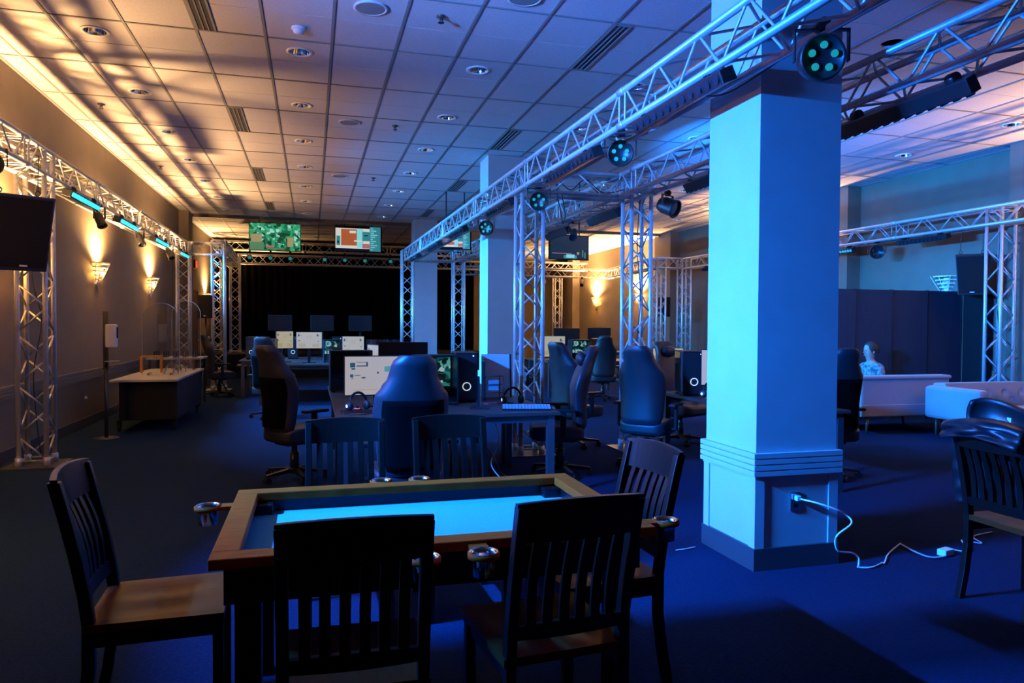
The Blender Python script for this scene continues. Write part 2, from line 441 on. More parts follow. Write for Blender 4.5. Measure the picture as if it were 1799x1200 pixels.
# ------------------------------------------------------------------ aluminium box truss
SP, ZB, ZT = .25, 2.985, 3.235              # chord spacing, chord heights
RC, RB = .0245, .0095
_unit = {}
def unit_rod(r, n):
    if (r, n) not in _unit: _unit[(r, n)] = MB().cyl((0,0,0),(0,0,1), r, n).mesh('brace', 'alu')
    return _unit[(r, n)]
def rod_matrix(a, b):
    a, b = Vector(a), Vector(b); d = b-a; q = d.to_track_quat('Z', 'Y')
    return Matrix.Translation(a) @ q.to_matrix().to_4x4() @ Matrix.Diagonal((1,1,d.length,1))
def lattice(t, L, fine=True, pitch=.27, seg=2.5, skip=()):
    """chords and braces of a box truss of length L along local x, chords at y,z = 0 and SP"""
    for y in (0, SP):
        for z in (0, SP):
            MB().cyl((0,y,z),(L,y,z),RC,12 if fine else 8).build('chord', 'alu', t)
    nseg = max(1, round(L/seg)); sl = L/nseg
    rods = []
    for s_ in range(nseg):
        x0 = s_*sl + .05; x1 = (s_+1)*sl - .05
        n = max(2, round((x1-x0)/pitch)); p = (x1-x0)/n
        faces = [((0,0,0),(0,0,1)), ((0,1,0),(0,1,1)), ((0,0,0),(0,1,0)), ((0,0,1),(0,1,1))]
        for fi, (a, b) in enumerate(faces):
            A = Vector((0, a[1]*SP, a[2]*SP)); B = Vector((0, b[1]*SP, b[2]*SP))
            rods.append((A+Vector((x0,0,0)), B+Vector((x0,0,0)))); rods.append((A+Vector((x1,0,0)), B+Vector((x1,0,0))))
            for k in range(n):
                lo, hi = (A, B) if (k + fi + s_) % 2 == 0 else (B, A)
                rods.append((lo+Vector((x0+k*p+.012,0,0)), hi+Vector((x0+(k+1)*p-.012,0,0))))
        if s_:
            for y in (0, SP):
                for z in (0, SP):
                    MB().cyl((s_*sl-.05,y,z),(s_*sl+.05,y,z),RC*1.28,10).build('coupler', 'alu_plate', t)
    if fine and len(rods) <= 300:
        me = unit_rod(RB, 8)
        for a, b in rods: put('brace', me, t, rod_matrix(a, b))
    else:
        m = MB()
        for a, b in rods: m.cyl(a, b, RB, 5, caps=False)
        stuff(m.build('bracing', 'alu', t))
def beam(label, p0, p1, z=ZB, fine=True, group='overhead truss beams', seg=2.5):
    """p0, p1 = (x, y) of the chord pair on the left when looking from p0 to p1 mirrored to local y=0"""
    d = Vector((p1[0]-p0[0], p1[1]-p0[1], 0)); L = d.length
    t = thing('truss_beam', label, 'truss', (p0[0],p0[1],z), math.atan2(d.y, d.x), group)
    lattice(t, L, fine, seg=seg)
    return t
def tower(label, x, y, z0=0, z1=ZT, fine=True, plate=True, rz=0, group='standing truss towers'):
    """x, y = its chord nearest the left and the camera"""
    t = thing('truss_tower', label, 'truss', (x+SP/2, y+SP/2, z0), rz, group)
    R = Matrix.Translation((-SP/2, -SP/2, 0)) @ Matrix.Rotation(-PI/2, 4, 'Y')   # local x -> up
    inner = []
    before = set(o.name for o in t.children)
    lattice(t, z1-z0-.02, fine, seg=3.4)
    # the lattice is laid along local x: stand it up (x -> z, z -> -x shifted)
    M = Matrix(((0,0,-1,SP/2),(0,1,0,-SP/2),(1,0,0,.015),(0,0,0,1)))
    for o in t.children: o.matrix_basis = M @ o.matrix_basis
    if plate:
        MB().bb((-.26,-.26,0),(.26,.26,.012)).build('base_plate', 'plate_dark', t)
        for sx in (-SP/2, SP/2):
            for sy in (-SP/2, SP/2): MB().cyl((sx,sy,.012),(sx,sy,.10),RC*1.35,10).build('socket_foot', 'alu_plate', t)
    return t
def face_blocks(lst): pass

LX = -2.865                                     # left chord of the left-wall truss (right chord at -2.615)
T1a, T1b = (2.555, .2), (2.36, 17.2)            # right chords of the centre beam, near and far end
beam('truss beam running along the left wall above the sconces', (LX+SP, -1.5), (LX+SP, 17.3))
beam('long blue-lit truss beam above the centre desks, passing the big column', T1a, T1b)
beam('truss beam on the far side of the big column, above the second row of desks', (3.87, .2), (3.53, 17.2))
beam('truss beam along the right wall above the sofas', (9.85, 3.0), (9.62, 17.2), fine=True)
beam('short truss beam between the two blue-lit centre towers', (2.56, 7.84), (3.60, 7.84), fine=True)
tower('blue-lit truss tower standing at the end of the central gaming desks', 2.28, 7.84)
tower('blue-lit truss tower behind the gaming chair beside the big column', 3.62, 7.84)
tower('orange-lit truss tower on the carpet close to the left wall', -2.865, 8.36, rz=0)
tower('truss tower near the left wall behind the acrylic shields', -2.83, 17.05)
tower('truss tower standing just in front of the stage step', -2.115, 17.05)
tower('teal-lit truss tower left of the far pale column', 2.05, 17.05)
tower('teal-lit truss tower right of the far pale column', 3.28, 17.05)
tower('left one of two truss towers at the far end of the right wall', 8.60, 17.05)
tower('right one of two truss towers at the far end of the right wall', 9.33, 17.05)
tower('blue-lit truss tower behind the sofas at the right wall', 9.60, 8.20)
beam('short truss beam joining the two towers beside the stage step', (-2.58, 17.05), (-1.87, 17.05), fine=False)
beam('short truss beam joining the two teal-lit far towers', (2.30, 17.05), (3.28, 17.05), fine=False)
beam('short truss beam joining the two far towers at the right wall', (8.60, 17.05), (9.33, 17.05), fine=False)
# stage trusses
beam('truss beam across the stage front carrying small spotlights', (-2.05, 22.0), (5.2, 22.0), z=3.20, fine=False, group='stage trusses')
beam('truss beam leading from the carpet tower back to the stage', (-1.87, 17.3), (-2.02, 22.0), z=3.08, fine=False, group='stage trusses')
beam('high truss beam under the ceiling behind the two hanging screens', (-2.85, 23.4), (5.0, 23.4), z=3.72, fine=False, group='stage trusses')
tower('truss tower standing on the stage in front of the black curtain', -2.245, 22.0, z0=.62, z1=3.45, fine=False, group='stage trusses')
tower('dark truss tower half hidden behind the tower by the stage step', -2.90, 23.35, z0=.62, z1=3.97, fine=False, group='stage trusses')
beam('golden-lit truss beam crossing the far room behind the hanging screen', (4.1, 21.5), (9.3, 21.5), z=3.0, fine=False, group='far room trusses')
beam('golden-lit truss beam leading from the far tower deep into the room', (8.85, 17.3), (9.3, 21.4), z=3.0, fine=False, group='far room trusses')
tower('golden-lit truss tower at the back of the far room', 8.2, 24.0, z1=3.2, fine=False, group='far room trusses')
beam('upper golden-lit truss beam at the back of the far room', (5.6, 24.0), (9.4, 24.0), z=3.42, fine=False, group='far room trusses')

# ------------------------------------------------------------------ stage lighting fixtures
def par_light(label, loc, aim, lit='led_green', r=.105, group='round par lights'):
    t = thing('par_light', label, 'spotlight', loc, 0, group)
    R = frame_to(aim); R4 = R.to_4x4()
    body = MB().lathe([(r*.5,.075),(r*.95,.06),(r*1.02,.02),(r*1.02,-.03),(r*.93,-.04),(r*.90,-.022),(0.001,-.022)], 24, R=Matrix.Rotation(-PI/2,3,'X')).build('housing', 'black_metal', t); body.matrix_basis = R4
    for k in range(5):
        a = 2*PI*k/5 + .3
        m = MB().cyl((0,0,0),(0,-.008,0),.0175*r/.105,12)
        o = m.build('lens', lit, t); o.matrix_basis = R4 @ Matrix.Translation((.055*math.cos(a)*r/.105, -.023, .055*math.sin(a)*r/.105))
    y = MB(); h = max(.14, ZB-.03-loc[2])
    for s in (-1,1): y.box((s*(r+.022), 0, h/2-.01), (.008,.03,h+.02))
    y.box((0,0,h),(2*r+.052,.03,.008)); yo = y.build('yoke', 'black_metal', t)
    yo.rotation_euler = (0,0,math.atan2(aim[1],aim[0])+PI/2)
    MB().cyl((0,-.03,h+.025),(0,.03,h+.025),.034,12).build('clamp', 'black_metal', t)
    return t
def led_bar(label, p0, p1, aim, lit='lens_dark', n=12, group='linear led bars'):
    p0, p1 = Vector(p0), Vector(p1); c = (p0+p1)/2; d = p1-p0; L = d.length
    t = thing('led_bar', label, 'stage light', c, 0, group)
    x = d.normalized(); a = Vector(aim).normalized(); a = (a - x*a.dot(x)).normalized(); z = x.cross(a)
    R4 = Matrix((x, -a, -z)).transposed().to_4x4()
    if R4.determinant() < 0: R4 = Matrix((x, -a, z)).transposed().to_4x4()
    o = MB().bb((-L/2,-.03,-.042),(L/2,.07,.042)).build('housing', 'black_metal', t, bevel=.006); o.matrix_basis = R4
    for k in range(n):
        xx = -L/2 + L*(k+.5)/n
        q = MB().cyl((0,0,0),(0,-.01,0),min(.026,L/n*.40),10).build('lens', lit, t); q.matrix_basis = R4 @ Matrix.Translation((xx,-.031,0))
    for s in (-.36,.36):
        w = c + d*s; hh = max(.06, ZB-.02-w.z)
        q = MB().box((0,0,hh/2),(.03,.03,hh)).build('bracket', 'black_metal', t); q.location = d*s
        MB().cyl(d*s+Vector((0,-.03,hh)), d*s+Vector((0,.03,hh)), .036, 10).build('clamp', 'black_metal', t)
    return t
def spot(label, loc, aim, lit='lens_dark', r=.055, L=.20, group='small spotlights', drop=None):
    t = thing('spotlight', label, 'spotlight', loc, 0, group)
    R4 = frame_to(aim).to_4x4()
    o = MB().lathe([(.001,.11),(r*.8,.10),(r,.05),(r,-.08),(r*1.12,-.10),(r*1.12,-.115),(r*.9,-.115),(r*.88,-.09)], 16, R=Matrix.Rotation(PI/2,3,'X').inverted()).build('can', 'black_metal', t); o.matrix_basis = R4
    q = MB().cyl((0,-.085,0),(0,-.095,0),r*.86,14).build('lens', lit, t); q.matrix_basis = R4
    h = drop if drop is not None else max(.12, ZB-.03-loc[2])
    y = MB()
    for s in (-1,1): y.box((s*(r+.016),0,h/2),(.008,.028,h))
    y.box((0,0,h),(2*r+.04,.028,.008)); yo = y.build('yoke', 'black_metal', t); yo.rotation_euler = (0,0,math.atan2(aim[1],aim[0])+PI/2)
    MB().cyl((0,-.03,h+.022),(0,.03,h+.022),.032,10).build('clamp', 'black_metal', t)
    return t
par_light('large par light with five green lenses on the big column', (2.50,3.16,2.845), (-.35,-1,-.20), r=.112)
par_light('blue-lit par light with green lenses on the middle of the centre beam', (2.45,5.536,2.895), (-.45,-1,-.22), r=.105)
par_light('par light with green lenses inside the top of the centre tower', (2.42,7.66,2.85), (-.40,-1,-.2), r=.105)
par_light('green-lit par light on the centre beam in front of the second column', (2.40,10.09,2.86), (-.75,-1,-.2), r=.105)
par_light('dark par light with green lenses above the hung left loudspeaker', (-2.70,7.30,2.855), (.45,-1,-.1), r=.105)
par_light('dark par light under the right-wall beam over the blue partition', (9.60,10.6,2.80), (-.75,-1,-.1), lit='lens_dark', r=.12)
spot('black moving spotlight hanging beside the tower behind the column', (3.88,7.45,2.83), (.5,-.8,-.4), r=.095)
T1x = lambda y: 2.305 - (y-.2)*.0115
for lab, y0, y1 in (('long black led bar nearest the big column on the centre beam', 3.70, 4.85),
                    ('black led bar between the two par lights on the centre beam', 5.62, 6.85),
                    ('led bar with golden reflections just behind the centre tower', 8.15, 9.20),
                    ('black led bar above the second column on the centre beam', 10.7, 11.7),
                    ('small far black led bar near the middle of the centre beam', 12.8, 13.8),
                    ('farthest black led bar on the centre beam', 15.2, 16.2)):
    led_bar(lab, (T1x(y0)+.02,y0,2.915), (T1x(y1)+.02,y1,2.915), (-1,0,-.45))
for lab, y0, y1 in (('nearest cyan-lit led bar above the first sconce', 9.03, 10.1),
                    ('second cyan-lit led bar from the left loudspeaker', 11.15, 12.2),
                    ('third cyan-lit led bar on the left-wall beam', 13.5, 14.6),
                    ('farthest cyan-lit led bar at the end of the left-wall beam', 15.9, 16.9)):
    led_bar(lab, (-2.585,y0,2.905), (-2.585,y1,2.905), (1,0,-.30), lit='led_cyan', n=16, group='lit led bars on the left-wall beam')
led_bar('bright blue led bar on the left-wall beam behind the photographer', (-2.585,2.84,2.93), (-2.585,3.84,2.93), (1,.0,-.16), lit='led_key', n=16, group='lit led bars on the left-wall beam')
for lab, y in (('black spotlight over the nearest sconce', 10.36), ('black spotlight over the second sconce', 12.6), ('black spotlight near the far end of the left-wall beam', 15.1)):
    spot(lab, (-2.62,y,2.80), (.5,-.5,-1))
led_bar('long black led bar on the beam right of the big column', (3.70,3.35,2.87), (3.70,4.45,2.87), (.6,0,-1))
led_bar('black led bar just left of the big column on the farther beam', (3.75,6.2,2.89), (3.75,6.75,2.89), (.6,0,-1), n=6)
led_bar('black led bar above the far hanging screen', (3.72,8.4,2.89), (3.72,9.4,2.89), (.6,0,-1))
led_bar('black led bar at the far part of the farther beam', (3.70,10.2,2.89), (3.70,11.2,2.89), (.6,0,-1))
led_bar('black led bar beside the hung right loudspeaker', (9.62,9.15,2.91), (9.62,10.15,2.91), (-1,0,-.4))
led_bar('teal-lit led bar at the column edge on the right-wall beam', (9.62,11.2,2.90), (9.62,12.0,2.90), (-1,0,-.4), lit='led_teal')
led_bar('black led bar on the far right-wall beam between the columns', (9.55,15.3,2.91), (9.55,16.4,2.91), (-1,0,-.4))
STG = (-2.26,-1.70,-1.14,-.60,.36,.93,1.51,2.26)
for k, x in enumerate(STG):
    spot(('first','second','third','fourth','fifth','sixth','seventh','last')[k] + ' small spotlight from the stage tower on the stage beam', (x,21.86,3.38), (0,-1,-.35), lit='led_teal', r=.06, group='stage beam spotlights', drop=.13)
for lab, x, y, z in (('black spotlight above the hanging screen in the far room', 3.66,9.9,2.80), ('left small spotlight on the golden far beam', 6.15,21.4,2.80),
                     ('middle small spotlight on the golden far beam', 6.95,21.4,2.80), ('right small spotlight on the golden far beam', 8.2,21.4,2.80)):
    spot(lab, (x,y,z), (-.4,-.8,-.6))
# cable loops hanging on the trusses
def cable(label, pts, r=.006, m='cable_black', group=None, sub=8):
    P = [Vector(p) for p in pts]; out = []
    for i in range(len(P)-1):
        p0, p1, p2, p3 = P[max(i-1,0)], P[i], P[i+1], P[min(i+2,len(P)-1)]
        for k in range(sub):
            t = k/sub
            out.append(.5*((2*p1)+(-p0+p2)*t+(2*p0-5*p1+4*p2-p3)*t*t+(-p0+3*p1-3*p2+p3)*t*t*t))
    out.append(P[-1])
    return tag(MB().tube(out, r, 6).build('cable', m), label, 'cable', group)
cable('black cable looping along the centre beam by the big column', [(2.54,3.2,2.96),(2.60,3.5,3.02),(2.50,4.0,2.93),(2.45,4.4,3.0),(2.40,5.0,2.94),(2.46,5.45,2.98)])
cable('black cable looping inside the short beam between the centre towers', [(2.6,7.9,3.0),(2.75,8.0,3.16),(2.9,7.95,3.05),(3.1,8.0,3.19),(3.3,7.95,3.04),(3.6,8.0,3.1)])
cable('black cable hanging down the blue-lit tower beside the big column', [(3.80,8.0,3.0),(3.78,8.02,2.4),(3.82,8.0,1.8),(3.77,8.02,1.1),(3.80,8.0,.4)])
cable('black cable running down the orange-lit tower', [(-2.75,8.55,2.9),(-2.78,8.5,2.0),(-2.70,8.52,1.5),(-2.77,8.5,.9),(-2.71,8.5,.1)])
cable('thin black cable hanging down the right-wall tower', [(9.8,8.4,2.9),(9.76,8.4,2.0),(9.81,8.4,1.3),(9.77,8.4,.5)])
cable('short cable loop below the centre tower top', [(2.66,7.75,2.96),(2.70,7.70,2.70),(2.72,7.72,2.62),(2.75,7.72,2.72),(2.73,7.78,2.96)])

# ------------------------------------------------------------------ ceiling fixtures
ORD = ('first','second','third','fourth','fifth','sixth','seventh','eighth')
dl0 = None
def downlight_proto():
    t = thing('downlight', '', 'ceiling light')
    MB().lathe([(HOLE_R-.004,.006),(HOLE_R+.022,.004),(HOLE_R+.024,-.004),(HOLE_R+.004,-.007),(HOLE_R-.010,-.002),(HOLE_R-.004,.006)], 32).build('trim_ring', 'lamp_white', t)
    MB().lathe([(HOLE_R-.008,0),(HOLE_R-.022,.06),(.058,.15),(.03,.17),(.001,.17)], 32).build('reflector', 'reflector', t)
    MB().lathe([(.022,.17),(.035,.135),(.028,.11),(.001,.102)], 14).build('bulb', 'bulb_off', t)
    return t
ROW = {-4:'row beside the left wall', -1:'row left of the middle of the ceiling', 2:'row above the central desks', 5:'row above the big column',
       8:'row right of the centre beams', 11:'row over the right-hand desks', 14:'row beside the right wall'}
for (i, j) in sorted(DOWN):
    if j < -2: continue
    lab = 'recessed downlight, %s from the camera in the %s' % (ORD[j//3], ROW[i])
    loc = (GX+(i+.5)*T, GY+(j+.5)*T, H)
    if dl0 is None: dl0 = downlight_proto(); dl0.location = loc; dl0['label'] = lab; dl0['group'] = 'recessed downlights'
    else: dup(dl0, lab, loc)
v0 = None
for i, nm in ((-2,'the left part of the ceiling'), (4,'the ceiling above the centre beam'), (10,'the right-hand ceiling'), (15,'the ceiling by the right wall')):
    for k, j in enumerate((-2, 4, 10, 16)):
        loc = (GX+i*T+.013+.082, GY+j*T+T, H); lab = 'slotted ceiling vent, %s from the camera along %s' % (ORD[k], nm)
        if v0 is None:
            v0 = thing('ceiling_vent', lab, 'vent', loc, 0, 'slotted ceiling vents')
            m = MB(); w, L = .085, T-.015
            m.bb((-w,-L,-.008),(-w+.018,L,.006)); m.bb((w-.018,-L,-.008),(w,L,.006)); m.bb((-w,-L,-.008),(w,-L+.02,.006)); m.bb((-w,L-.02,-.008),(w,L,.006)); m.build('frame', 'grid_white', v0)
            MB().bb((-w+.01,-L+.01,-.002),(w-.01,L-.01,.004)).build('slot', 'plenum', v0)
            for x in (-.022,.022): MB().bb((x-.006,-L+.02,-.008),(x+.006,L-.02,.004)).build('slat', 'grid_white', v0)
        else: dup(v0, lab, loc)
s0 = None
for k, (i, j, nm) in enumerate(((.5,-1.5,'nearest the camera'), (.5,4.5,'second from the camera'), (.5,10.5,'third from the camera'), (2.5,-2.4,'cut off by the top of the picture'))):
    lab = 'round flat ceiling loudspeaker, ' + nm; loc = (GX+i*T, GY+j*T, H)
    if s0 is None:
        s0 = thing('ceiling_speaker', lab, 'speaker', loc, 0, 'round ceiling loudspeakers')
        MB().lathe([(.148,.005),(.150,-.006),(.128,-.010),(.122,-.006),(.122,.004)], 32).build('rim', 'tile_white', s0)
        MB().lathe([(.122,-.006),(.06,-.009),(.001,-.010)], 32).build('grille', 'grid_white', s0)
    else: dup(s0, lab, loc)
p0 = None
for k, (i, j, nm) in enumerate(((1.5,-1.5,'near row, nearest the camera'), (1.5,4.5,'middle of the ceiling'), (1.5,10.5,'far middle of the ceiling'), (-4.45,4.6,'near the left wall above the first sconce'), (-4.45,10.6,'far along the left wall'))):
    lab = 'small dark ceiling sprinkler, ' + nm; loc = (GX+i*T, GY+j*T, H)
    if p0 is None:
        p0 = thing('ceiling_sprinkler', lab, 'sprinkler', loc, 0, 'ceiling sprinklers')
        MB().lathe([(.042,.005),(.044,-.006),(.018,-.010),(.014,-.03),(.001,-.03)], 18).build('escutcheon', 'desk_metal', p0)
        m = MB(); m.cyl((0,0,-.055),(0,0,-.05),.028,14); m.box((-.012,0,-.04),(.006,.006,.03)); m.box((.012,0,-.04),(.006,.006,.03)); m.build('deflector', 'black_metal', p0)
    else: dup(p0, lab, loc)
t = thing('smoke_detector', 'white domed smoke detector on the ceiling tile', 'detector', (GX-.5*T, GY-.5*T, H))
MB().lathe([(.062,.005),(.064,-.014),(.050,-.020)], 24).build('mount_ring', 'white_plastic', t)
MB().lathe([(.050,-.018),(.046,-.042),(.025,-.052),(.001,-.054)], 24).build('dome', 'white_plastic', t)

# ------------------------------------------------------------------ wall sconces
def sconce(label, x, y, z, side, lit=True, power=60, glow=.8):
    """basket of stacked slats narrowing to a point; side = +1 when the room lies towards +x"""
    t = thing('wall_sconce', label, 'wall lamp', (x,y,z), 0 if side > 0 else PI, 'wall sconces')
    for k in range(6):
        q = k/5; w = .06 + .17*q; d = .035 + .15*q; zz = -.16 + .06*k
        m = MB(); h = .020
        poly = [(0,-w),(d*.75,-w*.62),(d,0),(d*.75,w*.62),(0,w)]
        for a, b in zip(poly[:-1], poly[1:]):
            a3, b3 = Vector((*a,0)), Vector((*b,0)); dd = (b3-a3).normalized(); nn = Vector((dd.y,-dd.x,0))*.008
            m.add([(a3.x,a3.y,zz),(b3.x,b3.y,zz),(b3.x-nn.x,b3.y-nn.y,zz),(a3.x-nn.x,a3.y-nn.y,zz),(a3.x,a3.y,zz+h),(b3.x,b3.y,zz+h),(b3.x-nn.x,b3.y-nn.y,zz+h),(a3.x-nn.x,a3.y-nn.y,zz+h)],
                  [(0,1,2,3),(4,5,6,7),(0,1,5,4),(1,2,6,5),(2,3,7,6),(3,0,4,7)])
        m.build('slat', 'lamp_white', t)
    m = MB()
    for s in (-.5, 0, .5):
        m.cyl((.025,s*.10,-.17),(.03+.145*(1-abs(s)*.5),s*.40,.16),.006,6)
    m.build('ribs', 'lamp_white', t)
    m = MB(); m.box((.006,0,-.02),(.012,.10,.30)); m.build('backplate', 'lamp_white', t)
    m = MB(); m.cyl((.02,0,-.25),(.02,0,-.16),.006,8,.018); m.build('finial', 'lamp_white', t)
    MB().lathe([(.001,-.06),(.022,-.05),(.026,0),(.018,.045),(.001,.055)], 12, c=(.07,0,.02)).build('bulb', 'bulb_warm' if lit else 'bulb_off', t)
    if lit:
        l = bpy.data.lights.new('sconce_light', 'POINT'); l.energy = power*glow; l.color = AMBER; l.shadow_soft_size = .03
        o = bpy.data.objects.new('sconce_light', l); C.objects.link(o); o.location = (x+side*.085, y, z+.03)
        l = bpy.data.lights.new('sconce_uplight', 'SPOT'); l.energy = power*16; l.color = WARM; l.spot_size = math.radians(160); l.spot_blend = .9; l.shadow_soft_size = .05
        o = bpy.data.objects.new('sconce_uplight', l); C.objects.link(o); o.location = (x+side*.10, y, z+.165); o.rotation_euler = (PI,0,0)
    return t
for lab, y, pw in (('lit slatted sconce on the left wall, hidden behind the hung loudspeaker', 8.4, 60), ('lit slatted sconce on the left wall nearest the orange-lit tower', 12.05, 60),
                   ('lit slatted sconce on the left wall over the acrylic shields', 15.70, 60), ('lit slatted sconce on the left wall beside the photographer', 4.75, 18), ('lit sconce on the golden wall behind the tripod loudspeaker', 23.4, 70)):
    sconce(lab, XL, y, 2.21, 1, True, pw, {8.4: 3.2, 4.75: 42.}.get(y, 2.0))
sconce('lit sconce on the golden wall of the far room', XR, 25.2, 2.36, -1, True, 200, 2.2)
sconce('lit sconce seen through the tower behind the gaming chair', XR, 21.5, 2.36, -1, True, 200, 2.2)
sconce('lit sconce on the right wall hidden behind the big column', XR, 13.8, 2.36, -1, True, 120, .25)
sconce('lit sconce on the right wall beyond the right edge of the picture', XR, 5.9, 2.20, -1, True, 110, .25)
sconce('unlit pale sconce half hidden above the blue partition', XR, 9.75, 2.18, -1, False)

# ------------------------------------------------------------------ the game table and its chairs
TX0, TX1, TY0, TY1, TH = -.305, 1.185, 2.335, 3.300, .76
g = thing('game_table', 'wooden game table with a recessed blue-lit playing surface', 'table', ((TX0+TX1)/2, (TY0+TY1)/2, 0))
hx, hy = (TX1-TX0)/2, (TY1-TY0)/2; RW = .085
for s in (-1, 1):
    MB().bb((-hx, s*hy-(RW if s > 0 else 0), TH-.035), (hx, s*hy+(0 if s > 0 else RW), TH)).build('rail', 'wood_rail', g, bevel=.004)
    MB().bb((s*hx-(RW if s > 0 else 0), -hy+RW, TH-.035), (s*hx+(0 if s > 0 else RW), hy-RW, TH)).build('rail', 'wood_rail', g, bevel=.004)
for s in (-1, 1):
    MB().bb((-hx+.04, s*(hy-.06)-.012, TH-.16), (hx-.04, s*(hy-.06)+.012, TH-.03)).build('apron', 'wood_dark', g)
    MB().bb((s*(hx-.06)-.012, -hy+.06, TH-.16), (s*(hx-.06)+.012, hy-.06, TH-.03)).build('apron', 'wood_dark', g)
MB().bb((-hx+.06,-hy+.06,TH-.10),(hx-.06,hy-.06,TH-.082)).build('playing_surface', 'felt', g)
for sx in (-1, 1):
    for sy in (-1, 1): MB().bb((sx*(hx-.11)-.04, sy*(hy-.10)-.04, 0), (sx*(hx-.11)+.04, sy*(hy-.10)+.04, TH-.04)).build('leg', 'wood_dark', g, bevel=.005)
def cup_holder(px, py, dx, dy):
    """a wooden arm clipped under the rail that carries a metal cup; px, py on the rail edge, dx, dy outwards"""
    d = Vector((dx,dy,0)); a = Vector((px,py,TH-.018)); c = a + d*.095; n = Vector((-dy,dx,0))
    m = MB()
    m.add([a-n*.03-d*.05+Vector((0,0,-.010)), a+n*.03-d*.05+Vector((0,0,-.010)), c-d*.05+n*.03+Vector((0,0,-.010)), c-d*.05-n*.03+Vector((0,0,-.010)),
           a-n*.03-d*.05+Vector((0,0,.006)), a+n*.03-d*.05+Vector((0,0,.006)), c-d*.05+n*.03+Vector((0,0,.006)), c-d*.05-n*.03+Vector((0,0,.006))],
          [(0,1,2,3),(4,5,6,7),(0,1,5,4),(1,2,6,5),(2,3,7,6),(3,0,4,7)])
    m.lathe([(.042,-.012),(.052,-.010),(.052,.006),(.042,.006),(.042,-.012)], 24, c=c)
    h = m.build('cup_holder', 'wood_rail', g)
    MB().lathe([(.047,.010),(.043,.008),(.038,-.010),(.033,-.065),(.001,-.068),(.001,-.070),(.035,-.068),(.040,-.012),(.045,.004),(.047,.010)], 24, c=c).build('metal_cup', 'chrome', h)
cup_holder(-hx, .27, -1, 0); cup_holder(hx, -.37, 1, 0)
cup_holder(-.10, -hy, 0, -1); cup_holder(.09, -hy, 0, -1)
cup_holder(-.13, hy, 0, 1); cup_holder(.05, hy, 0, 1)

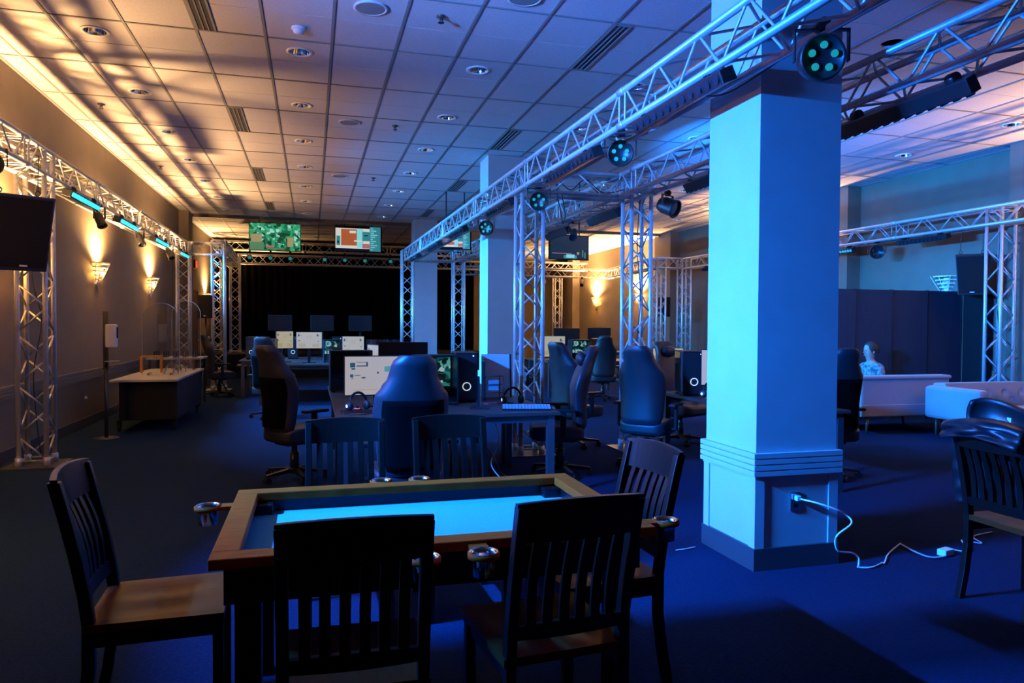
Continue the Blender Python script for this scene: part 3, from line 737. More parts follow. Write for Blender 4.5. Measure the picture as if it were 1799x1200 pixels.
def wood_chair(label, loc, rz, scale=1):
    """slatted dining chair; the sitter looks along local -Y, back at +Y; the origin lies under the back"""
    t = thing('dining_chair', label, 'chair', loc, rz, 'dark slatted wooden chairs')
    w, d, sh, bh = .205, .43, .46, .95
    def lean(z): return 0 if z < sh else .10*((z-sh)/(bh-sh))**1.3      # the back leans away
    # posts with raked feet
    for s in (-1, 1):
        m = MB(); n = 9
        zs = [0,.15,.30,.46,.56,.68,.80,.90,.945]
        ys = [.05,.02,0,0,lean(.56),lean(.68),lean(.80),lean(.90),lean(.945)]
        vs = []; fs = []
        for z, y in zip(zs, ys):
            for a, b in ((-.017,-.020),(.017,-.020),(.017,.020),(-.017,.020)): vs.append((s*(w-.012)+a, y+b, z))
        for i in range(n-1):
            for k in range(4): fs.append((i*4+k, i*4+(k+1)%4, (i+1)*4+(k+1)%4, (i+1)*4+k))
        fs += [(0,1,2,3),(4*n-4,4*n-3,4*n-2,4*n-1)]
        m.add(vs, fs); m.build('leg', 'wood_dark', t, bevel=.004)
    for s in (-1, 1): MB().bb((s*(w-.012)-.018,-d+.005,0),(s*(w-.012)+.018,-d+.041,sh-.03)).build('leg', 'wood_dark', t, bevel=.003)
    # curved rails
    def curved(z0, z1, bow, th):
        m = MB()
        def f(u, v):
            x = -w*1.02 + 2*w*1.02*u; b = bow*(1-(2*u-1)**2)
            ring = [(z0,-th/2),(z1,-th/2),(z1,th/2),(z0,th/2)][int(round(v*4)) % 4]
            return (x, lean((z0+z1)/2)+ (ring[0]-(z0+z1)/2)*.20 + ring[1] + b, ring[0] + (.012*(1-(2*u-1)**2) if ring[0] == z1 else 0))
        m.grid(f, 13, 5, smooth=False)
        for u in (0, 1): m.add([f(u, v) for v in (0,.25,.5,.75)], [(0,1,2,3)])
        return m
    curved(.835, .955, .028, .022).build('top_rail', 'wood_dark', t, bevel=.003)
    curved(.515, .555, .020, .020).build('lower_rail', 'wood_dark', t)
    for k in range(6):
        x = -.135 + .054*k; b0 = .020*(1-(x/w)**2); b1 = .028*(1-(x/w)**2); m = MB(); vs = []; fs = []; n = 6
        for i in range(n):
            z = .55 + (.845-.55)*i/(n-1); y = lean(z) + b0 + (b1-b0)*i/(n-1) - .014*math.sin(PI*i/(n-1))
            for a, b in ((-.0155,-.006),(.0155,-.006),(.0155,.006),(-.0155,.006)): vs.append((x+a, y+b, z))
        for i in range(n-1):
            for q in range(4): fs.append((i*4+q, i*4+(q+1)%4, (i+1)*4+(q+1)%4, (i+1)*4+q))
        m.add(vs, fs); m.build('slat', 'wood_dark', t)
    # saddled seat
    m = MB()
    def top(u, v):
        x = (u-.5)*2; y = v; dip = .013*(math.cos(PI*min(1,abs(abs(x)-.42)/.45))+1)/2*math.sin(PI*min(1,max(0,(y-.08)/.84)))
        return ((u-.5)*2*(.215 + .012*v), .015-d*1.03*v, sh - dip)
    N = 15
    m.grid(top, N, N); m.add([(-.215,.015,sh-.028),(.215,.015,sh-.028),(.227,.015-d*1.03,sh-.028),(-.227,.015-d*1.03,sh-.028)], [(0,1,2,3)])
    for fn in (lambda u: top(u,0), lambda u: top(u,1), lambda u: top(0,u), lambda u: top(1,u)):
        vs = [Vector(fn(k/(N-1))) for k in range(N)]; m.add([v for v in vs] + [(v.x,v.y,sh-.028) for v in vs], [(k,k+1,N+k+1,N+k) for k in range(N-1)])
    m.build('seat', 'wood_seat', t)
    for s in (-1, 1): MB().bb((s*(w-.015)-.009,-d+.03,sh-.085),(s*(w-.015)+.009,-.015,sh-.028)).build('apron', 'wood_dark', t)
    MB().bb((-w+.02,-d+.012,sh-.085),(w-.02,-d+.03,sh-.028)).build('apron', 'wood_dark', t)
    t.scale = (scale,)*3
    return t
ch = wood_chair('wooden chair with a lit brown seat at the left end of the game table', (-.735,2.905,0), PI/2+.04)
dup(ch, 'wooden chair pushed in at the near side of the game table, left one', (.115,2.06,0), PI-.01)
dup(ch, 'wooden chair pushed in at the near side of the game table, right one', (.775,2.13,0), PI+.09)
dup(ch, 'blue-lit wooden chair at the right end of the game table', (1.35,2.87,0), -PI/2+.10)
dup(ch, 'dark wooden chair behind the game table, left one', (.175,3.93,0), .0)
dup(ch, 'dark wooden chair behind the game table, right one', (.75,3.93,0), .02)
jc = dup(ch, 'wooden chair with a black jacket hung over its back', (3.46,2.93,0), PI/2-.02)

# jacket over that chair's back (built in the chair's own frame: x across, +y behind)
jk = thing('leather_jacket', 'shiny black puffy jacket draped over the back of a wooden chair', 'jacket', (3.46,2.93,0), PI/2-.02)
def puff(u, v):
    """u across the back, v from the back hem over the rail to the front hem"""
    x = (u-.5)*.42
    s = (v-.5)*2
    if s < 0: z = .985 - .085*(-s)**1.3; y = .145 + .015*(-s)**.8
    else: z = .985 - .46*s**1.2; y = .060 - .10*s**.8
    if abs(s) < .22: y = .10 - .20*s*.9; z = .992 - .16*s*s
    pf = .009*math.sin(9*u+13*v) + .006*math.sin(-14*u+17*v+1.3) + .004*math.sin(31*v+5*u) + .025*math.cos(PI*(u-.5))
    y += pf*(1 if s < 0 else -1)
    return (x*(1+.10*math.sin(3*v+1)), y, z + .03*math.cos(PI*(u-.5)*1.1) - .02)
MB().grid(puff, 30, 40).build('shell', 'jacket_leather', jk, solid=.012)
def collar(u, v):
    a = PI*(.05+.9*u); r = .15 + .025*math.sin(PI*v)
    return (-.02+r*1.1*math.cos(a), .05-r*.75*math.sin(a)+.02, .93 + .15*v + .02*math.sin(7*u))
MB().grid(collar, 22, 8).build('collar', 'jacket_leather', jk, solid=.02)
def sleeve(px, tilt):
    m = MB()
    def f(u, v):
        a = 2*PI*u; r = (.055-.012*v)*(1+.10*math.sin(26*v))
        return (px + r*math.cos(a) + tilt*v, .03+.9*r*math.sin(a) - .05*v, .93 - .42*v)
    m.grid(f, 14, 26, closed_u=True); return m
sleeve(.225, .02).build('sleeve', 'jacket_leather', jk, solid=.004)
sleeve(-.225, -.02).build('sleeve', 'jacket_leather', jk, solid=.004)
m = MB(); m.box((.02,-.05,.985),(.05,.004,.045)); m.build('neck_label', 'white_plastic', jk)

# ------------------------------------------------------------------ gaming chairs
def gaming_chair(label, loc, rz, seat=.455, inset=True):
    """racing-style swivel chair; sitter looks along local -Y"""
    t = thing('gaming_chair', label, 'chair', loc, rz, 'black gaming chairs')
    def prof(v):                          # half width of the backrest over its height
        pts = [(0,.20),(.10,.225),(.30,.235),(.52,.255),(.66,.248),(.74,.205),(.82,.165),(.92,.150),(.97,.135),(1,.10)]
        for (a, wa), (b, wb) in zip(pts[:-1], pts[1:]):
            if v <= b:
                q = (v-a)/(b-a); q = q*q*(3-2*q); return wa+(wb-wa)*q
        return .1
    def f(u, v):
        a = 2*PI*u; w = prof(v); z = seat+.02 + .80*v
        cx, sy = math.cos(a), math.sin(a)
        th = .055 if v > .03 and v < .98 else .035
        x = w*math.copysign(abs(cx)**.6, cx); y = th*math.copysign(abs(sy)**.7, sy)
        wing = -.085*(abs(x)/max(w,.01))**3*(1-abs(v-.5)*1.2 if abs(v-.5) < .8 else 0)
        return (x, .20 + y + wing + .16*(z-seat) - .05*math.sin(PI*v), z)
    m = MB(); m.grid(f, 28, 26, closed_u=True); top = [f(i/28,1) for i in range(28)]; m.add(top, [list(range(28))]); bot = [f(i/28,0) for i in range(28)]; m.add(bot, [list(range(28))])
    m.build('backrest', 'leather_black', t)
    if inset:
        m = MB()
        def fb(u, v):
            vv = .05 + .58*v; w = prof(vv)*.80; x = (u-.5)*2*w; z = seat+.02+.80*vv
            yb = f(.25, vv)[1]; wing = -.085*(abs(x)/prof(vv))**3*(1-abs(vv-.5)*1.2)
            return (x, yb + wing + .008 - .02*(abs(x)/w)**6*.9, z)
        m.grid(fb, 13, 12); m.build('rear_panel', 'curtain_black', t, solid=.01)
    m = MB(); m.grid(lambda u, v: (.12*math.cos(2*PI*u)*math.sin(PI*v)**.5, .195+.05*math.sin(2*PI*u)*math.sin(PI*v)**.5 , seat+.62+.15*v), 16, 10, closed_u=True); m.build('head_cushion', 'leather_black', t)
    def sf(u, v):
        a = 2*PI*u; c, s = math.cos(a), math.sin(a); r = 1 if .1 < v < .9 else .93
        x = .255*math.copysign(abs(c)**.45, c)*r; y = -.04 + .265*math.copysign(abs(s)**.45, s)*r
        return (x, y, seat-.085 + .115*v + .035*(abs(x)/.255)**4*(1 if v > .5 else 0))
    m = MB(); m.grid(sf, 28, 7, closed_u=True)
    for v in (0, 1): m.add([sf(i/28, v) for i in range(28)], [list(range(28))])
    m.build('seat', 'leather_black', t)
    for s in (-1, 1):
        m = MB(); m.box((s*.30,-.02,seat+.215),(.075,.26,.028)); m.box((s*.31,.0,seat+.09),(.03,.055,.24)); m.box((s*.26,.0,seat-.03),(.12,.05,.02)); m.build('armrest', 'black_plastic', t, bevel=.008)
    m = MB(); m.cyl((0,0,.10),(0,0,seat-.08),.028,12); m.cyl((0,0,.10),(0,0,.26),.042,12); m.box((0,0,seat-.10),(.22,.28,.035)); m.build('gas_lift', 'black_metal', t)
    base = MB().cyl((0,0,.06),(0,0,.12),.06,14).build('star_base', 'black_plastic', t)
    spoke = wheel = None
    for k in range(5):
        a = 2*PI*k/5+.3; c, s = math.cos(a), math.sin(a)
        if spoke is None:
            mm = MB(); mm.add([(0,-.03,.075),(0,.03,.075),(.30,.018,.058),(.30,-.018,.058),(0,-.03,.115),(0,.03,.115),(.30,.018,.08),(.30,-.018,.08)], [(0,1,2,3),(4,5,6,7),(0,1,5,4),(1,2,6,5),(2,3,7,6),(3,0,4,7)]); spoke = mm.mesh('spoke', 'black_plastic')
            mw_ = MB().cyl((.29,-.03,.03),(.29,-.008,.03),.03,12).cyl((.29,.008,.03),(.29,.03,.03),.03,12); mw_.box((.29,0,.045),(.03,.016,.04)); wheel = mw_.mesh('caster', 'black_plastic')
        put('spoke', spoke, base, Matrix.Rotation(a, 4, 'Z')); put('caster', wheel, base, Matrix.Rotation(a, 4, 'Z'))
    return t
gc = gaming_chair('black gaming chair with its back to the game table at the desk end', (.635,4.98,0), PI+.03)
dup(gc, 'black gaming chair turned in at the left side of the central desks', (-.16,7.15,0), PI/2+.62)
dup(gc, 'black gaming chair standing right behind the big column', (4.90,6.02,0), PI-.15)
dup(gc, 'gaming chair with a blue-lit headrest at the far desks near the stage', (-.62,11.9,0), PI-.35)
g2 = gaming_chair('gaming chair in profile at the right end of the central desk', (2.36,6.72,0), -PI/2-.25, inset=False)
dup(g2, 'gaming chair leaning between the two blue-lit towers', (3.10,8.3,0), PI/2+.35)
dup(g2, 'bright blue-lit gaming chair in front of the tower left of the big column', (3.36,6.85,0), PI/2+.75)
dup(g2, 'far gaming chair with a teal-lit back before the golden wall', (5.55,13.3,0), PI-.25)
dup(g2, 'far gaming chair seen through the centre tower', (3.75,13.0,0), PI/2+.2)
dup(g2, 'gaming chair half hidden behind the computer by the big column', (4.48,8.2,0), .4)
dup(g2, 'blue gaming chair on the dark stage side of the far desks', (-1.80,15.6,0), PI/2+.3)

# ------------------------------------------------------------------ desks
def desk(label, x0, x1, y0, y1, z=.74):
    t = thing('gaming_desk', label, 'desk', ((x0+x1)/2,(y0+y1)/2,0), 0, 'gaming desks')
    a, b = (x1-x0)/2, (y1-y0)/2
    MB().bb((-a,-b,z-.03),(a,b,z)).build('desktop', 'desk_top', t, bevel=.004)
    for sx in (-1, 1):
        for sy in (-1, 1):
            MB().bb((sx*(a-.07)-.03,sy*(b-.07)-.03,0),(sx*(a-.07)+.03,sy*(b-.07)+.03,z-.03)).build('leg', 'desk_metal', t)
    for s in (-1, 1): MB().bb((-a+.07,s*(b-.07)-.015,z-.09),(a-.07,s*(b-.07)+.015,z-.03)).build('crossbar', 'desk_metal', t)
    return t
desk('central gaming desk nearest the game table', .18, 2.04, 5.80, 7.30)
desk('central gaming desk behind the near one, at the tower', .18, 2.04, 7.32, 8.85)
desk('far gaming desk in front of the stage, front row', -.95, 2.0, 13.6, 15.19)
desk('far gaming desk in front of the stage, back row', -1.4, 2.0, 15.23, 16.7)
desk('gaming desk beside the big column with the glowing computer', 3.74, 4.60, 5.35, 7.35)
desk('far gaming desk seen between the two centre towers', 4.6, 6.6, 13.9, 15.4)
desk('distant desk with black screens before the golden wall', 6.6, 9.0, 18.6, 19.8)

# ------------------------------------------------------------------ computers and screens
def print_panel(m, w, h, rects, y=0):
    """flat print: quads laid on a w x h face that looks along -Y; rects = (x0,z0,x1,z1,material index) in 0..1"""
    for k, (x0, z0, x1, z1, mi) in enumerate(rects):
        yy = y - .0004*(k+1)
        m.quad((-w/2+w*x0, yy, h*z0), (-w/2+w*x1, yy, h*z0), (-w/2+w*x1, yy, h*z1), (-w/2+w*x0, yy, h*z1), mi)
    return m
UI = [(0,0,1,1,0),(.08,.72,.16,.84,1),(.18,.74,.36,.77,1),(.33,.74,.36,.86,1),(.18,.845,.36,.86,1),(.10,.66,.16,.70,1),(.08,.46,.13,.54,1),(.15,.50,.24,.52,1),(.10,.42,.13,.44,1),(.26,.43,.32,.47,1),(.62,.60,.80,.74,3),(.50,.55,.53,.60,1),(.66,.30,.84,.33,2),(.10,.12,.5,.14,2)]
UI2 = [(0,0,1,1,0),(.06,.74,.12,.88,1),(.06,.80,.20,.82,1),(.80,.74,.86,.88,1),(.80,.78,.92,.80,1),(.42,.60,.46,.80,2),(.54,.60,.58,.80,2),(.10,.08,.36,.30,2),(.62,.08,.90,.28,2),(.08,.45,.14,.50,1),(.84,.40,.88,.46,1)]
UI3 = [(0,0,1,1,0),(.10,.70,.42,.92,3),(.16,.74,.34,.84,1),(.10,.40,.42,.62,3),(.18,.44,.32,.56,1),(.55,.2,.9,.9,2),(.10,.10,.42,.30,2)]
SCR = ['scr_cream', 'scr_dark', 'scr_tan', 'scr_green']
def monitor(label, loc, rz, w=.54, h=.32, ui=UI, on=True, lift=.12, group='desk monitors'):
    """screen looks along local -Y; origin on the desk under the stand"""
    t = thing('monitor', label, 'monitor', loc, rz, group)
    MB().bb((-w/2-.008,0,lift),(w/2+.008,.03,lift+h+.016)).build('bezel', 'black_plastic', t, bevel=.004)
    m = MB()
    if on: print_panel(m, w, h, ui); q = m.build('display', SCR, t)
    else: m.quad((-w/2,-.0004,0),(w/2,-.0004,0),(w/2,-.0004,h),(-w/2,-.0004,h)); q = m.build('display', 'scr_black', t)
    q.location = (0,-.0006,lift+.008)
    m = MB(); m.box((0,.055,lift/2+.09),(.05,.02,lift+.16)); m.build('stand', 'black_plastic', t)
    m = MB(); m.prism([(-.12,-.04),(.12,-.04),(.10,.13),(-.10,.13)], 0, .012); m.build('foot', 'black_plastic', t)
    return t
def tower_pc(label, loc, rz, w=.21, d=.45, h=.47, glow=True, ring=True, group='gaming computers'):
    """front looks along local -Y, glass side along local -X"""
    t = thing('gaming_computer', label, 'computer', loc, rz, group)
    m = MB(); e = .012
    m.bb((-w/2,-d/2,.015),(w/2,d/2,.015+e)); m.bb((-w/2,-d/2,h-e),(w/2,d/2,h)); m.bb((w/2-e,-d/2,.015),(w/2,d/2,h)); m.bb((-w/2,d/2-e,.015),(w/2,d/2,h)); m.bb((-w/2,-d/2,.015),(w/2,-d/2+e,h))
    m.build('case', 'black_metal', t)
    for sx in (-1,1):
        for sy in (-1,1): MB().cyl((sx*w*.38,sy*d*.42,0),(sx*w*.38,sy*d*.42,.016),.016,8).build('foot', 'black_plastic', t)
    if glow:
        MB().bb((w/2-.03,-d/2+.03,.16),(w/2-.02,d/2-.03,h-.03)).build('circuit_board', 'scr_board', t)
        m = MB(); m.bb((-.04,-d/2+.10,.26),(w/2-.03,d/2-.06,.285)); m.build('graphics_card', 'grey_plastic', t)
        m = MB(); m.lathe([(.035,0),(.045,0),(.045,.02),(.035,.02),(.035,0)], 18, c=(w/2-.055,.05,.36), R=Matrix.Rotation(PI/2,3,'Y')); m.build('fan_ring', 'led_white', t)
        m = MB(); m.bb((w/2-.045,-.05,.20),(w/2-.034,.06,.225)); m.build('light_strip', 'led_white', t)
    MB().bb((-w/2-.003,-d/2+.012,.03),(-w/2,d/2-.012,h-.012)).build('side_glass', 'glass_side', t)
    if ring:
        m = MB(); m.lathe([(.033,0),(.041,0),(.041,.006),(.033,.006),(.033,0)], 24, c=(0,-d/2-.005,.15), R=Matrix.Rotation(-PI/2,3,'X').inverted()); m.build('ring_light', 'led_white', t)
    MB().cyl((w*.3,-d/2-.003,h-.03),(w*.3,-d/2,h-.03),.008,8).build('power_light', 'led_white', t)
    return t
def keyboard(label, loc, rz, m_='black_plastic'):
    t = thing('keyboard', label, 'keyboard', loc, rz, 'keyboards')
    m = MB(); m.add([(-.21,-.07,0),(.21,-.07,0),(.21,.07,0),(-.21,.07,0),(-.21,-.07,.014),(.21,-.07,.014),(.21,.07,.032),(-.21,.07,.032)], [(0,1,2,3),(4,5,6,7),(0,1,5,4),(1,2,6,5),(2,3,7,6),(3,0,4,7)]); m.build('case', m_, t)
    k = MB()
    for r in range(5):
        for c in range(15): k.box((-.196+.028*c, -.054+.027*r, .022+.0035*r),(.023,.021,.012))
    stuff(k.build('keycaps', 'grey_plastic', t))
    return t
def mouse(label, loc, rz, glow='led_pink'):
    t = thing('computer_mouse', label, 'mouse', loc, rz, 'mice')
    MB().grid(lambda u, v: (.032*math.cos(2*PI*u)*math.sin(PI/2*(1-v)+.001)**.6, .06*math.sin(2*PI*u)*math.sin(PI/2*(1-v)+.001)**.6, .002+.036*math.sin(PI/2*v)), 16, 8, closed_u=True).build('shell', 'black_plastic', t)
    m = MB(); m.tube([(.033*math.cos(a), .061*math.sin(a), .006) for a in [k*2*PI/16 for k in range(17)]], .003, 5); m.build('glow_strip', glow, t)
    return t
def headset(label, loc, rz):
    t = thing('headset', label, 'headphones', loc, rz, 'headsets')
    MB().tube([(.085*math.cos(a), 0, .06+.10*math.sin(a)) for a in [k*PI/14 for k in range(15)]], .011, 8).build('headband', 'black_plastic', t)
    for s in (-1, 1):
        m = MB(); m.lathe([(.001,-.02),(.038,-.018),(.042,0),(.036,.016),(.022,.02),(.001,.02)], 18, c=(s*.085,0,.052), R=Matrix.Rotation(s*PI/2,3,'Y')); e = m.build('ear_cup', 'leather_black', t)
        m = MB(); m.cyl((s*.104,0,.052),(s*.108,0,.052),.014,12); m.build('badge', 'led_white' if s < 0 else 'grey_plastic', e)
    MB().tube([(-.085,-.02,.04),(-.07,-.08,.03),(-.03,-.11,.03)], .004, 6).build('microphone', 'black_plastic', t)
    return t
DZ = .74
monitor('monitor with a cream page facing the near gaming chair', (.56,6.55,DZ), .05, .56, .34, UI, lift=.10)
tower_pc('open-sided glowing computer right of the near gaming chair', (1.09,6.62,DZ), PI/2+.05, d=.40, h=.46)
tower_pc('black computer with a fan ring on the central desk', (1.44,6.95,DZ), -.10, h=.47, glow=True)
tower_pc('plain black computer at the left edge of the central desk', (.41,8.1,DZ), PI/2+.05, w=.20, h=.45, glow=False, ring=False)
monitor('slim monitor seen almost edge-on on the central desk', (1.475,6.22,DZ), 1.34, .46, .30, UI, on=False, lift=.11)
monitor('dark monitor back on the second central desk row', (1.00,8.25,DZ), PI-.10, .54, .34, on=False, lift=.18)
monitor('monitor turned so only a bright sliver of its screen shows', (.72,8.62,DZ), -PI/2+.30, .50, .32, UI2, lift=.16)
bp = thing('glass_panel', 'pale upright computer side panel leaning at the desk end', 'panel', (1.82,7.12,DZ), -.1, rot=(-.10,0,-.08))
MB().bb((-.16,0,0),(.13,.012,.44)).build('sheet', 'white_board', bp); MB().bb((.13,-.004,0),(.15,.02,.44)).build('edge_strip', 'black_metal', bp)
wr_ = thing('wire_rack', 'small dark wire rack standing before the pale panel', 'rack', (1.70,6.78,DZ), 0)
m = MB()
for x in (-.09,.09):
    m.tube([(x,0,0),(x,0,.24),(x*.9,.10,.24),(x*.9,.10,0)], .005, 5)
for z in (.08,.16,.24): m.tube([(-.09,0,z),(.09,0,z)], .004, 5)
m.build('wires', 'black_metal', wr_); MB().bb((-.05,.02,.10),(.05,.07,.20)).build('device', 'grey_plastic', wr_)
keyboard('black keyboard in front of the cream-page monitor', (.74,6.05,DZ), .06)
keyboard('black ergonomic keyboard tilted at the right end of the central desk', (1.80,6.02,DZ), -.25)
mouse('mouse with a red glow beside the headset', (.36,6.42,DZ), .4)
mouse('mouse with a pink glow right of the near gaming chair', (1.06,6.0,DZ), -.3)
headset('headset lying on the left front of the central desk', (.37,6.16,DZ+.005), .5)
headset('headset lying at the right end of the central desk', (1.78,6.40,DZ), .1)
md = MB().bb((-.13,-.10,0),(.13,.10,.004)).build('mouse_pad', 'black_fabric', None, (.36,6.2,DZ)); tag(md, 'black mouse pad under the headset on the central desk', 'mouse pad')
rp_ = MB().bb((-.07,-.04,0),(.07,.04,.012)).build('red_notebook', 'red_fabric', None, (1.62,6.52,DZ), (0,0,.3)); tag(rp_, 'small flat red notebook on the central desk', 'notebook')
cable('thin black cable curling on the left front of the central desk', [(.24,6.10,DZ+.006),(.28,5.98,DZ+.006),(.40,5.96,DZ+.006),(.46,6.02,DZ+.006),(.49,5.96,DZ+.006)], .004)
cable('tangle of thin cables at the foot of the fan-ring computer', [(1.12,6.42,DZ+.006),(1.20,6.35,DZ+.02),(1.28,6.45,DZ+.006),(1.33,6.38,DZ+.02),(1.36,6.5,DZ+.006)], .004)
# far desks in front of the stage
monitor('far monitor with a cream page, left of the glowing computer', (-.05,14.1,DZ), .02, .46, .30, UI2, lift=.27, group='far desk monitors')
monitor('far cream monitor cut by the near screens', (.76,14.1,DZ), .02, .40, .34, UI2, lift=.15, group='far desk monitors')
monitor('far narrow monitor at the left end of the far desk', (-.50,14.5,DZ), .5, .34, .32, UI2, lift=.26, group='far desk monitors')
tower_pc('far glowing computer between the two cream monitors', (.36,14.25,DZ), PI/2+.1, d=.30, h=.44, ring=False, group='far computers')
tower_pc('far computer with a white ring light at the left end', (-.74,13.95,DZ), -.1, h=.46, group='far computers')
tower_pc('far computer on the back row beside the left end', (-1.20,15.9,DZ), 0, h=.46, group='far computers')
tower_pc('far computer on the back row in the middle', (-.38,15.9,DZ), 0, h=.46, group='far computers')
tower_pc('far computer on the back row near the teal tower', (.52,15.9,DZ), 0, h=.46, group='far computers')
for k, x in enumerate((-.66,.22,1.04)):
    monitor('dark screen %s on the back row before the stage' % ('at the left','in the middle','at the right')[k], (x,16.4,DZ), 0, .48, .33, on=False, lift=.58, group='back row monitors')
for k, x in enumerate((-.2,.30,.80,1.30,1.80)):
    a = MB().bb((-.24,0,0),(.24,.006,.42)).build('acrylic_divider', 'acrylic', None, (x,15.21,DZ)); tag(a, '%s clear divider from the left along the far desks' % ORD[k], 'divider', 'clear desk dividers')
# desk beside the big column
tower_pc('glowing computer with a white ring light left of the big column', (3.94,7.02,DZ), -.30, w=.23, h=.47)
monitor('monitor with cards on its page half hidden by the big column', (4.16,6.55,DZ), -.55, .60, .36, UI3, lift=.12)
headset('pale headset on the desk left of the big column', (3.90,6.55,DZ), .3)
keyboard('keyboard on the desk left of the big column', (4.10,6.05,DZ), -.9)
monitor('small cream monitor behind the blue-lit gaming chair', (4.72,9.0,DZ-.04), .1, .48, .32, UI3, lift=.14)
desk('desk behind the glowing computer by the big column', 4.3, 6.2, 8.75, 9.8, .70)
# far desks in the right bay
monitor('cream monitor seen just right of the centre tower', (4.80,14.2,DZ), .05, .56, .42, UI2, lift=.08, group='far right monitors')
tower_pc('far glowing computer between the centre towers', (5.42,14.25,DZ), PI/2+.1, h=.44, ring=False, group='far right computers')
tower_pc('far black computer beside the teal-lit chair', (5.86,14.3,DZ), -.2, h=.46, group='far right computers')
monitor('distant black screen on a stand before the golden wall', (7.9,19.2,DZ), 0, .68, .40, on=False, lift=.26, group='distant black screens')
monitor('distant wide black screen at the left before the golden wall', (6.85,19.0,DZ), .15, .80, .42, on=False, lift=.22, group='distant black screens')

# hanging screens
def tv(label, loc, rz, w, h, kind, hang):
    t = thing('hanging_tv', label, 'television', loc, rz, 'televisions hung from the ceiling')
    MB().bb((-w/2-.015,0,-.015),(w/2+.015,.06,h+.015)).build('casing', 'black_plastic', t)
    m = MB()
    if kind == 'game':
        print_panel(m, w, h, [(0,0,1,1,0),(0,.0,.28,.30,1),(.03,.30,.24,.60,2),(.32,.02,.70,.10,4),(.34,.035,.68,.085,1),(.32,.10,.48,.18,5),(.74,.15,.86,.50,2)])
        q = m.build('display', ['scr_leaves','scr_green','scr_tan','scr_cyan','scr_dark','scr_pink'], t)
    elif kind == 'stream':
        print_panel(m, w, h, [(0,0,1,1,0),(0,.10,.74,.92,1),(.12,.22,.46,.88,2),(.46,.14,.60,.90,3),(.58,.42,.74,.80,4),(.58,.12,.74,.30,5),(.30,.72,.44,.82,1),(.40,.38,.56,.44,1),(.02,.22,.10,.60,4),(.04,.30,.07,.40,0),(.74,0,.98,1,4)]
                    + [(.76,.06+.085*k,.76+.05+.10*((k*7)%5)/4,.085+.085*k+.01,3) for k in range(11)] + [(.62,.62,.70,.66,0)])
        q = m.build('display', ['scr_black','scr_white','scr_terra','scr_cyan','scr_teal','scr_pink'], t)
    else:
        print_panel(m, w, h, [(0,0,1,1,0),(.05,.22,.55,.25,1),(.35,.02,.70,.16,2),(.42,.05,.64,.20,3),(.84,.10,.87,.40,4),(.90,.05,.93,.30,4),(.70,.20,.76,.30,5)])
        q = m.build('display', ['scr_navy','scr_pink','scr_teal','scr_cyan','scr_green','scr_tan'], t)
    q.location = (0,-.0006,0)
    m = MB()
    for x in (-w*.3, w*.3): m.cyl((x,.07,h*.5),(x,.07,hang),.012,8)
    m.box((0,.07,h*.5),(w*.7,.02,.08)); m.build('hanger', 'black_metal', t)
    return t
tv('hanging television with a bright green game scene', (-.93,20.0,3.40), .0, 1.27, .70, 'game', H-3.40)
tv('hanging television with an orange and white stream picture', (1.22,20.0,3.45), .04, 1.22, .66, 'stream', H-3.45)
tv('dark hanging television with a dim cockpit picture in the far room', (4.72,13.0,2.74), .05, .78, .44, 'cockpit', H-2.74)
tv('hanging television half hidden behind the second column', (2.83,14.6,3.03), -.1, .62, .36, 'stream', H-3.03)

# ------------------------------------------------------------------ loudspeakers
def hung_speaker(label, loc, rz, w, d, h, tilt, cable_len):
    t = thing('hung_loudspeaker', label, 'loudspeaker', loc, rz, 'hung loudspeakers', rot=(tilt,0,rz))
    k = .74
    m = MB(); q = .76
    m.add([(-w/2*q,-d/2,-h/2),(w/2*q,-d/2,-h/2),(w/2*k*q,d/2,-h/2),(-w/2*k*q,d/2,-h/2),(-w/2,-d/2,h/2),(w/2,-d/2,h/2),(w/2*k,d/2,h/2),(-w/2*k,d/2,h/2)], [(0,1,2,3),(4,5,6,7),(0,1,5,4),(1,2,6,5),(2,3,7,6),(3,0,4,7)])
    m.build('cabinet', 'black_metal', t, bevel=.012)
    m = MB(); 
    m.add([(-w/2*q+.015,-d/2-.01,-h/2+.03),(w/2*q-.015,-d/2-.01,-h/2+.03),(w/2-.025,-d/2-.01,h/2-.03),(-w/2+.025,-d/2-.01,h/2-.03),(-w/2*q+.015,-d/2+.01,-h/2+.03),(w/2*q-.015,-d/2+.01,-h/2+.03),(w/2-.025,-d/2+.01,h/2-.03),(-w/2+.025,-d/2+.01,h/2-.03)], [(0,1,2,3),(4,5,6,7),(0,1,5,4),(1,2,6,5),(2,3,7,6),(3,0,4,7)])
    m.build('grille', 'black_fabric', t)
    m = MB(); m.bb((-.03,-d/2-.016,-h/2+.04),(.03,-d/2-.012,-h/2+.055)); m.build('badge', 'white_plastic', t)
    for s in (-1, 1):
        m = MB(); m.tube([(s*w*.3+.022*math.cos(a), 0, h/2+.03+.022*math.sin(a)) for a in [q*2*PI/12 for q in range(13)]], .006, 6); m.build('eye_bolt', 'black_metal', t)
        m = MB(); m.cyl((s*w*.3,0,h/2+.05),(s*w*.3,0,h/2+.05+cable_len),.004,6); m.build('hanging_wire', 'black_metal', t)
    return t
hung_speaker('black loudspeaker hung high beside the orange-lit tower', (-2.60,7.62,2.30), .55, .50, .40, .68, .12, .33)
hung_speaker('black loudspeaker hung under the right-wall beam over the sofas', (9.80,8.88,2.30), -.75, .48, .45, .62, .10, .36)
t = thing('speaker_stand', 'black tripod stand carrying a loudspeaker before the golden wall', 'stand', (-2.13,16.2,0))
MB().cyl((0,0,.15),(0,0,1.58),.02,10).build('pole', 'black_metal', t)
